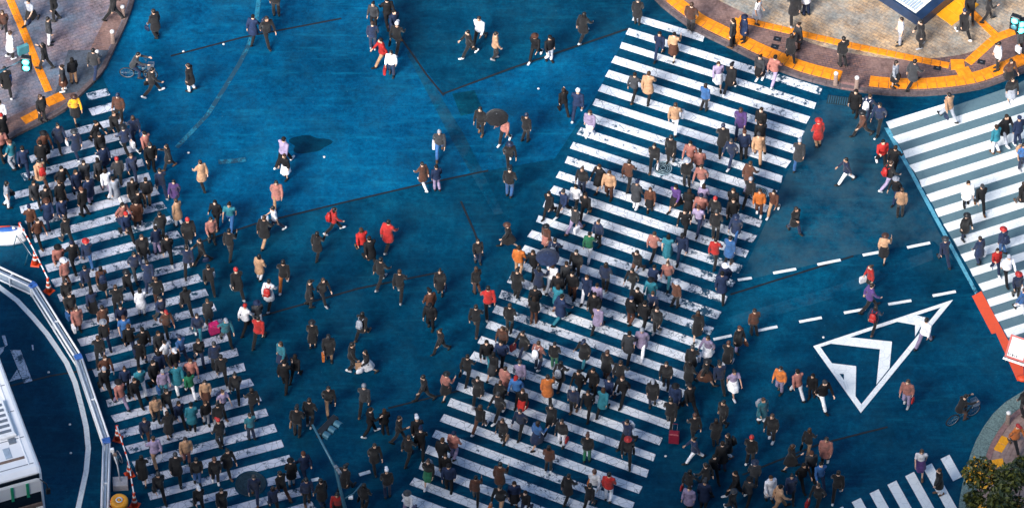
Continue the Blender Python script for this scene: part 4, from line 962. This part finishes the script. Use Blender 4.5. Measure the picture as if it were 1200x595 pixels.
for nme in PV:                                       # people on the pavements are told apart by their order
    g = sorted([f for f in folk if f['area'] == nme], key=lambda f: f['px'])
    for i, f in enumerate(g): f['loc'] = f'{ORD[i]} from left on {nme} pavement'; f['key'] = nme; f['ord'] = i; f['fmt'] = '%s from left on ' + nme + ' pavement'
TOPW = {'jacket': 'jacket', 'coat': 'coat', 'shirt': 'shirt'}
used = {}
def put(name, me, par, c=None, loc=(0, 0, 0)):
    o = link(name, me, par, loc)
    if c: o.color = (*c, 1)
    return o
def vary(c, v=.25):
    k = 1 + rnd.uniform(-v, v); return tuple(min(.9, x*k) for x in c)
LABELS = {}; CROWD = []
for i, f in enumerate(folk):
    pn = rnd.choice(['stride', 'stride_b', 'pass', 'pass_b', 'stride', 'stride_b', 'phone' if rnd.random() < .4 else 'pass'])
    ex = f['ex']
    if ex == 'U': pn = 'hold'
    if ex == 'P': pn = 'phone'
    if ex == 's': pn = 'pull'
    if f['area'] and rnd.random() < .4 and not ex: pn = 'stand'
    I = INFO[pn]; female = rnd.random() < .45
    garment = 'coat' if ex == 'C' or (rnd.random() < .22) else ('shirt' if f['top'] in 'wluego' and rnd.random() < .3 else 'jacket')
    bottom = 'skirt' if female and garment != 'coat' and rnd.random() < .28 else 'trousers'
    hs = rnd.choice(['long', 'bob', 'bun', 'long', 'hat'] if female else ['short', 'short', 'short', 'cap', 'beanie'])
    tw, tc = COL[f['top']]; bw, bc = COL[f['bot']]
    sc = (.955 if female else 1.02)*rnd.uniform(.97, 1.035); wd = rnd.uniform(.97, 1.10)
    yaw = math.atan2(-f['dir'].x, f['dir'].y)
    bcol = rnd.choice(SKIN)
    if not f['single']:
        CROWD.append((f, pn, garment, bottom, hs, tc, bc, sc, wd, yaw, bcol)); continue
    body = link('person', MESH[pn, 'body'], None, (f['p'].x, f['p'].y, f['z'] + .012), yaw, (sc*wd, sc*wd, sc)); body.color = (*bcol, 1)
    hc_ = rnd.choice(HAIRC); hc_ = vary(COL[rnd.choice('kkncgwbr')][1]) if hs in ('cap', 'beanie', 'hat') else hc_
    put('cap' if hs == 'cap' else 'hat' if hs in ('beanie', 'hat') else 'hair', MESH['hair', hs], body, hc_, I['head'])
    put(garment, MESH[pn, garment], body, vary(tc)); put(bottom, MESH[pn, bottom], body, vary(bc))
    scol = rnd.choice([(.01, .01, .01)]*4 + [(.7, .7, .72), (.12, .06, .03), (.3, .3, .32)])
    for s_ in (0, 1): put('shoe', MESH[pn, 'shoe', s_], body, scol)
    f.update(body=body, pn=pn, sc=sc, yaw=yaw)
    what = f'person in {tw} {TOPW[garment]}, {bw} {bottom}'
    if hs in ('cap', 'hat', 'beanie'): f['hatw'] = f'wearing a {"hat" if hs == "hat" else hs}'
    else: f['hatw'] = {'long': 'with long hair', 'bob': 'with bobbed hair', 'bun': 'with hair in a bun', 'short': 'with short hair'}[hs]
    f['what'] = what; f['lab'] = f"{what}, {f['loc']}"; used.setdefault(f['lab'], []).append(f)
rank = {}
for f in folk: rank.setdefault(f['key'], []).append(f)
for g in rank.values():
    g.sort(key=lambda f: f['ord'])
    for j, f in enumerate(g): f['rank'] = f['fmt'] % ORD[j]
for lab, g in used.items():
    if len(g) > 1:
        for f in g: f['loc'] = f['rank']; f['lab'] = f"{f['what']}, {f['loc']}"
for f in folk:
  if f['single']: tag(f['body'], f['lab'], 'person', 'people walking over the crossing' if not f['area'] else 'people on the pavements')

# the rest of the crowd, past three hundred: one mesh with the same figures
import numpy as np
class Cache(dict):
    def get_(s, me):
        if me.name not in s:
            me.calc_loop_triangles(); n = len(me.vertices); v = np.empty(n*3, np.float32); me.vertices.foreach_get('co', v)
            t = np.empty(len(me.loop_triangles)*3, np.int32); me.loop_triangles.foreach_get('vertices', t); s[me.name] = (v.reshape(-1, 3), t.reshape(-1, 3))
        return s[me.name]
cache = Cache(); VV, TT, CC, off = [], [], [], 0
for f, pn, garment, bottom, hs, tc, bc, sc, wd, yaw, bcol in CROWD:
    c, s = math.cos(yaw), math.sin(yaw); scol = rnd.choice([(.01, .01, .01)]*4 + [(.7, .7, .72), (.12, .06, .03)]); hcol = rnd.choice(HAIRC)
    if hs in ('cap', 'beanie', 'hat'): hcol = vary(COL[rnd.choice('kkncgwbr')][1])
    hd_ = np.array(INFO[pn]['head'], np.float32)
    for me, cc_, o_ in ((MESH[pn, 'body'], bcol, 0), (MESH['hair', hs], hcol, hd_), (MESH[pn, garment], vary(tc), 0), (MESH[pn, bottom], vary(bc), 0), (MESH[pn, 'shoe', 0], scol, 0), (MESH[pn, 'shoe', 1], scol, 0)):
        v, t = cache.get_(me); v = (v + o_)*np.array((sc*wd, sc*wd, sc), np.float32)
        w = np.empty_like(v); w[:, 0] = v[:, 0]*c - v[:, 1]*s + f['p'].x; w[:, 1] = v[:, 0]*s + v[:, 1]*c + f['p'].y; w[:, 2] = v[:, 2] + f['z'] + .012
        VV.append(w); TT.append(t + off); off += len(v); CC.append(np.tile(np.array((*cc_, 1), np.float32), (len(v), 1)))
if VV:
    V_, T_, C_ = np.concatenate(VV), np.concatenate(TT), np.concatenate(CC)
    me = bpy.data.meshes.new('crowd'); me.vertices.add(len(V_)); me.vertices.foreach_set('co', V_.ravel()); me.loops.add(T_.size); me.loops.foreach_set('vertex_index', T_.ravel())
    me.polygons.add(len(T_)); me.polygons.foreach_set('loop_start', np.arange(0, T_.size, 3, dtype=np.int32)); me.polygons.foreach_set('use_smooth', np.ones(len(T_), bool))
    ca = me.color_attributes.new('Col', 'FLOAT_COLOR', 'POINT'); ca.data.foreach_set('color', C_.ravel()); me.update(calc_edges=True)
    m, n, l, b = newmat('crowd_cloth'); at = n.new('ShaderNodeAttribute'); at.attribute_name = 'Col'
    fz = noise(n, l, 7, 4, .6, pos(n)); l.new(mix(n, l, 1.0, at.outputs['Color'], ramp(n, l, fz, [(.3, (.7,)*3), (.7, (1.3,)*3)]), 'MULTIPLY'), b.inputs['Base Color'])
    b.inputs['Roughness'].default_value = .8; b.inputs['Specular IOR Level'].default_value = .25; me.materials.append(m)
    o = link('crowd', me); tag(o, 'closely packed walkers filling the gaps on the crossings', 'crowd', kind='stuff')
print('people', len(folk), 'in crowd', len(CROWD), 'crowd tris', sum(len(t) for t in TT))

# ------------------------------------------------------------------ things carried
def bag_color(o, c):
    for ch in o.children_recursive: ch.color = (*c, 1)
def w_at(f, v): return f['body'].matrix_basis @ V3(v)
def place(name, f, v, label, cat, ry=0):
    r = empty(name, w_at(f, v), f['yaw'] + ry); tag(r, label, cat); return r
for f in folk:
    if not f['single']: continue
    I = INFO[f['pn']]; ex = f['ex']; k = (int(f['px']*7 + f['py']*3)) % 11
    whose = f['lab'].replace('person in ', '')
    short = whose.split(',')[0] + ' walker'
    tail = f['rank']
    if not ex:
        ex = {0: 'B', 3: 'h', 7: 'S'}.get(k, '')
        if f['pn'] in ('phone',): ex = ''
    cc = COL[rnd.choice('kkkbngtwr')]
    if ex == 'B':
        r = place('backpack', f, I['back'] + V3((0, -.05, -.03)), f'{cc[0]} backpack on {short}, {tail}', 'backpack')
        MB().rings([(0, 0, -.22, .13, .07), (0, -.02, -.18, .16, .10), (0, -.03, .05, .155, .10), (0, -.01, .18, .12, .07), (0, 0, .22, .06, .04)], 14).build('pack', 'leather', r, True)
        MB().box((0, -.12, -.08), (.22, .06, .16), 0, 0, .02).build('pocket', 'leather', r)
        for s_ in (-1, 1): MB().tube([(s_*.08, .06, .2), (s_*.11, .14, .26), (s_*.12, .28, .16), (s_*.12, .28, -.05)], .014, 6).build('strap', 'leather', r, True)
        bag_color(r, cc[1])
    elif ex == 'h':
        h = I['hands'][0]
        r = place('handbag', f, h + V3((-.03, 0, -.30)), f'{cc[0]} handbag of {short}, {tail}', 'handbag')
        MB().rings([(0, 0, -.02, .05, .15), (0, 0, .02, .06, .16), (0, 0, .18, .045, .14), (0, 0, .21, .02, .12)], 12).build('bag', 'leather', r, True)
        MB().tube([(0, -.09, .19), (0, -.06, .28), (0, .06, .28), (0, .09, .19)], .009, 6).build('handle', 'leather', r, True); bag_color(r, cc[1])
    elif ex == 'S':
        h = I['hands'][1]; cc = COL[rnd.choice('wwtrou')]
        r = place('shopping_bag', f, h + V3((.03, 0, -.42)), f'{cc[0]} shopping bag of {short}, {tail}', 'shopping bag')
        MB().add([(-.05, -.14, 0), (.05, -.14, 0), (.05, .14, 0), (-.05, .14, 0), (-.06, -.15, .34), (.06, -.15, .34), (.06, .15, .34), (-.06, .15, .34)], [(3, 2, 1, 0), (4, 5, 6, 7), (0, 1, 5, 4), (1, 2, 6, 5), (2, 3, 7, 6), (3, 0, 4, 7)]).build('bag', 'leather', r)
        for x_ in (-.04, .04): MB().tube([(x_, -.06, .33), (0, -.04, .42), (0, .04, .42), (x_, .06, .33)], .006, 5).build('handle', 'leather', r, True)
        bag_color(r, cc[1])
    elif ex == 's':
        h = I['hands'][1]; cc = COL['m'] if f['px'] < 600 else ('dark red', (.20, .012, .03)); fl = w_at(f, (h.x + .02, h.y - .38, 0)); fl.z = f['z'] + .012
        r = empty('suitcase', fl, f['yaw']); tag(r, f'{cc[0]} suitcase pulled by {short}, {tail}', 'suitcase')
        MB().box((0, 0, .36), (.42, .27, .60), 0, 0, .05).build('shell', 'leather', r)
        for y_ in (-.08, 0, .08): MB().box((0, y_, .665), (.36, .02, .012)).build('rib', 'leather', r)
        for x_ in (-.15, .15):
            for y_ in (-.09, .09): MB().ball((x_, y_, .03), .03, 8, 6).build('wheel', 'rubber', r, True)
        for x_ in (-.1, .1): MB().tube([(x_, .1, .64), (x_, .34, .80)], .008, 6).build('pull_rod', 'grey_metal', r, True)
        MB().tube([(-.11, .34, .80), (.11, .34, .80)], .014, 6).build('grip', 'leather', r, True); bag_color(r, cc[1])
    elif ex == 'U':
        h = I['hands'][1]; cc = COL['n'] if f['px'] > 610 else COL['k']
        r = place('umbrella', f, h, f'open {cc[0]} umbrella over {short}, {tail}', 'umbrella')
        n_ = 8; v = [(0, 0, .86)]; fa = []
        for q, (rad, z) in enumerate(((.2, .83), (.38, .75), (.52, .62))):
            for k_ in range(16):
                a_ = k_*math.pi/8; g_ = 1 if k_ % 2 == 0 else (.955 if q == 2 else .975); v.append((rad*g_*math.cos(a_) - .1, rad*g_*math.sin(a_), z + (.02 if k_ % 2 and q == 2 else 0)))
        v[0] = (-.1, 0, .86)
        fa = [(0, 1 + k_, 1 + (k_ + 1) % 16) for k_ in range(16)] + [(1 + q*16 + k_, 17 + q*16 + k_, 17 + q*16 + (k_+1) % 16, 1 + q*16 + (k_+1) % 16) for q in (0, 1) for k_ in range(16)]
        MB().add(v, fa).build('canopy', 'cloth', r)
        for k_ in range(8):
            a_ = k_*math.pi/4; MB().tube([(-.1, 0, .835), (.37*math.cos(a_) - .1, .37*math.sin(a_), .735), (.52*math.cos(a_) - .1, .52*math.sin(a_), .605)], .005, 5).build('rib', 'grey_metal', r, True)
        MB().tube([(0, 0, -.08), (0, 0, .02), (-.1, 0, .9)], [.014, .012, .006], 6).build('shaft', 'grey_metal', r, True)
        MB().tube([(0, 0, .0), (0, 0, -.12), (.02, .02, -.16), (.05, .03, -.13)], .014, 6).build('handle', 'brown', r, True); bag_color(r, cc[1])

# ------------------------------------------------------------------ bicycles with riders
def bicycle(px, py, head, label, plabel, tc, bc):
    p = G(px, py); r = empty('bicycle', p, head); tag(r, label, 'bicycle')
    for y in (-.52, .52):
        w = MB().torus((0, y, .33), .315, .022, 'x', 28, 6); t_ = w.build('tyre', 'rubber', r, True)
        MB().torus((0, y, .33), .29, .011, 'x', 24, 5).build('rim', 'grey_metal', r, True)
        for k in range(10): a = k*math.pi/5; MB().tube([(0, y, .33), (0, y + .29*math.cos(a), .33 + .29*math.sin(a))], .003, 4).build('spoke', 'grey_metal', r)
    fr = MB().tube([(0, -.52, .33), (0, -.08, .30), (0, .38, .78)], .018, 8); fr.tube([(0, -.08, .30), (0, -.22, .82)], .017, 8); fr.tube([(0, -.20, .74), (0, .36, .72)], .018, 8); fr.tube([(0, -.52, .33), (0, -.2, .74)], .012, 6); fr.tube([(0, .52, .33), (0, .38, .78), (0, .35, .95)], .018, 8)
    fr.build('frame', 'teal_metal', r, True)
    MB().rings([(0, -.30, .83, .08, .07), (0, -.26, .87, .085, .12), (0, -.24, .89, .05, .11)], 12).build('saddle', 'rubber', r, True)
    MB().tube([(-.27, .22, .98), (-.22, .34, .98), (0, .36, .96), (.22, .34, .98), (.27, .22, .98)], .014, 8).build('handlebar', 'grey_metal', r, True)
    for s in (-1, 1): MB().box((s*.12, -.08 + s*.14, .30 - s*.06), (.09, .08, .025)).build('pedal', 'rubber', r)
    b = MB().box((0, .56, .80), (.34, .26, .02)); 
    for z in (.88, .96): b.box((0, .43, z), (.34, .012, .012)).box((0, .69, z), (.34, .012, .012)).box((-.17, .56, z), (.012, .26, .012)).box((.17, .56, z), (.012, .26, .012))
    for x in (-.165, 0, .165):
        for y in (.435, .685): b.box((x, y, .88), (.01, .01, .18))
    b.build('basket', 'grey_metal', r)
    body = link('person', MESH['ride', 'body'], None, (p.x, p.y, 0), head); body.color = (*SKIN[0], 1); tag(body, plabel, 'person', 'cyclists')
    hip = .9; off = V3((0, -.24, -.02)); body.location = p + Matrix.Rotation(head, 3, 'Z') @ off
    put('hair', MESH['hair', 'short'], body, HAIRC[0], INFO['ride']['head']); put('jacket', MESH['ride', 'jacket'], body, tc); put('trousers', MESH['ride', 'trousers'], body, bc)
    for s in (0, 1): put('shoe', MESH['ride', 'shoe', s], body, (.02, .02, .02))
bicycle(1128, 492, R(-60), 'bicycle with a front basket near the bottom right kerb', 'cyclist in black jacket riding near the bottom right kerb', COL['k'][1], COL['b'][1])
bicycle(163, 92, R(-95), 'bicycle crossing the upper left road below the pavement', 'cyclist in charcoal jacket riding on the upper left road', COL['c'][1], COL['n'][1])
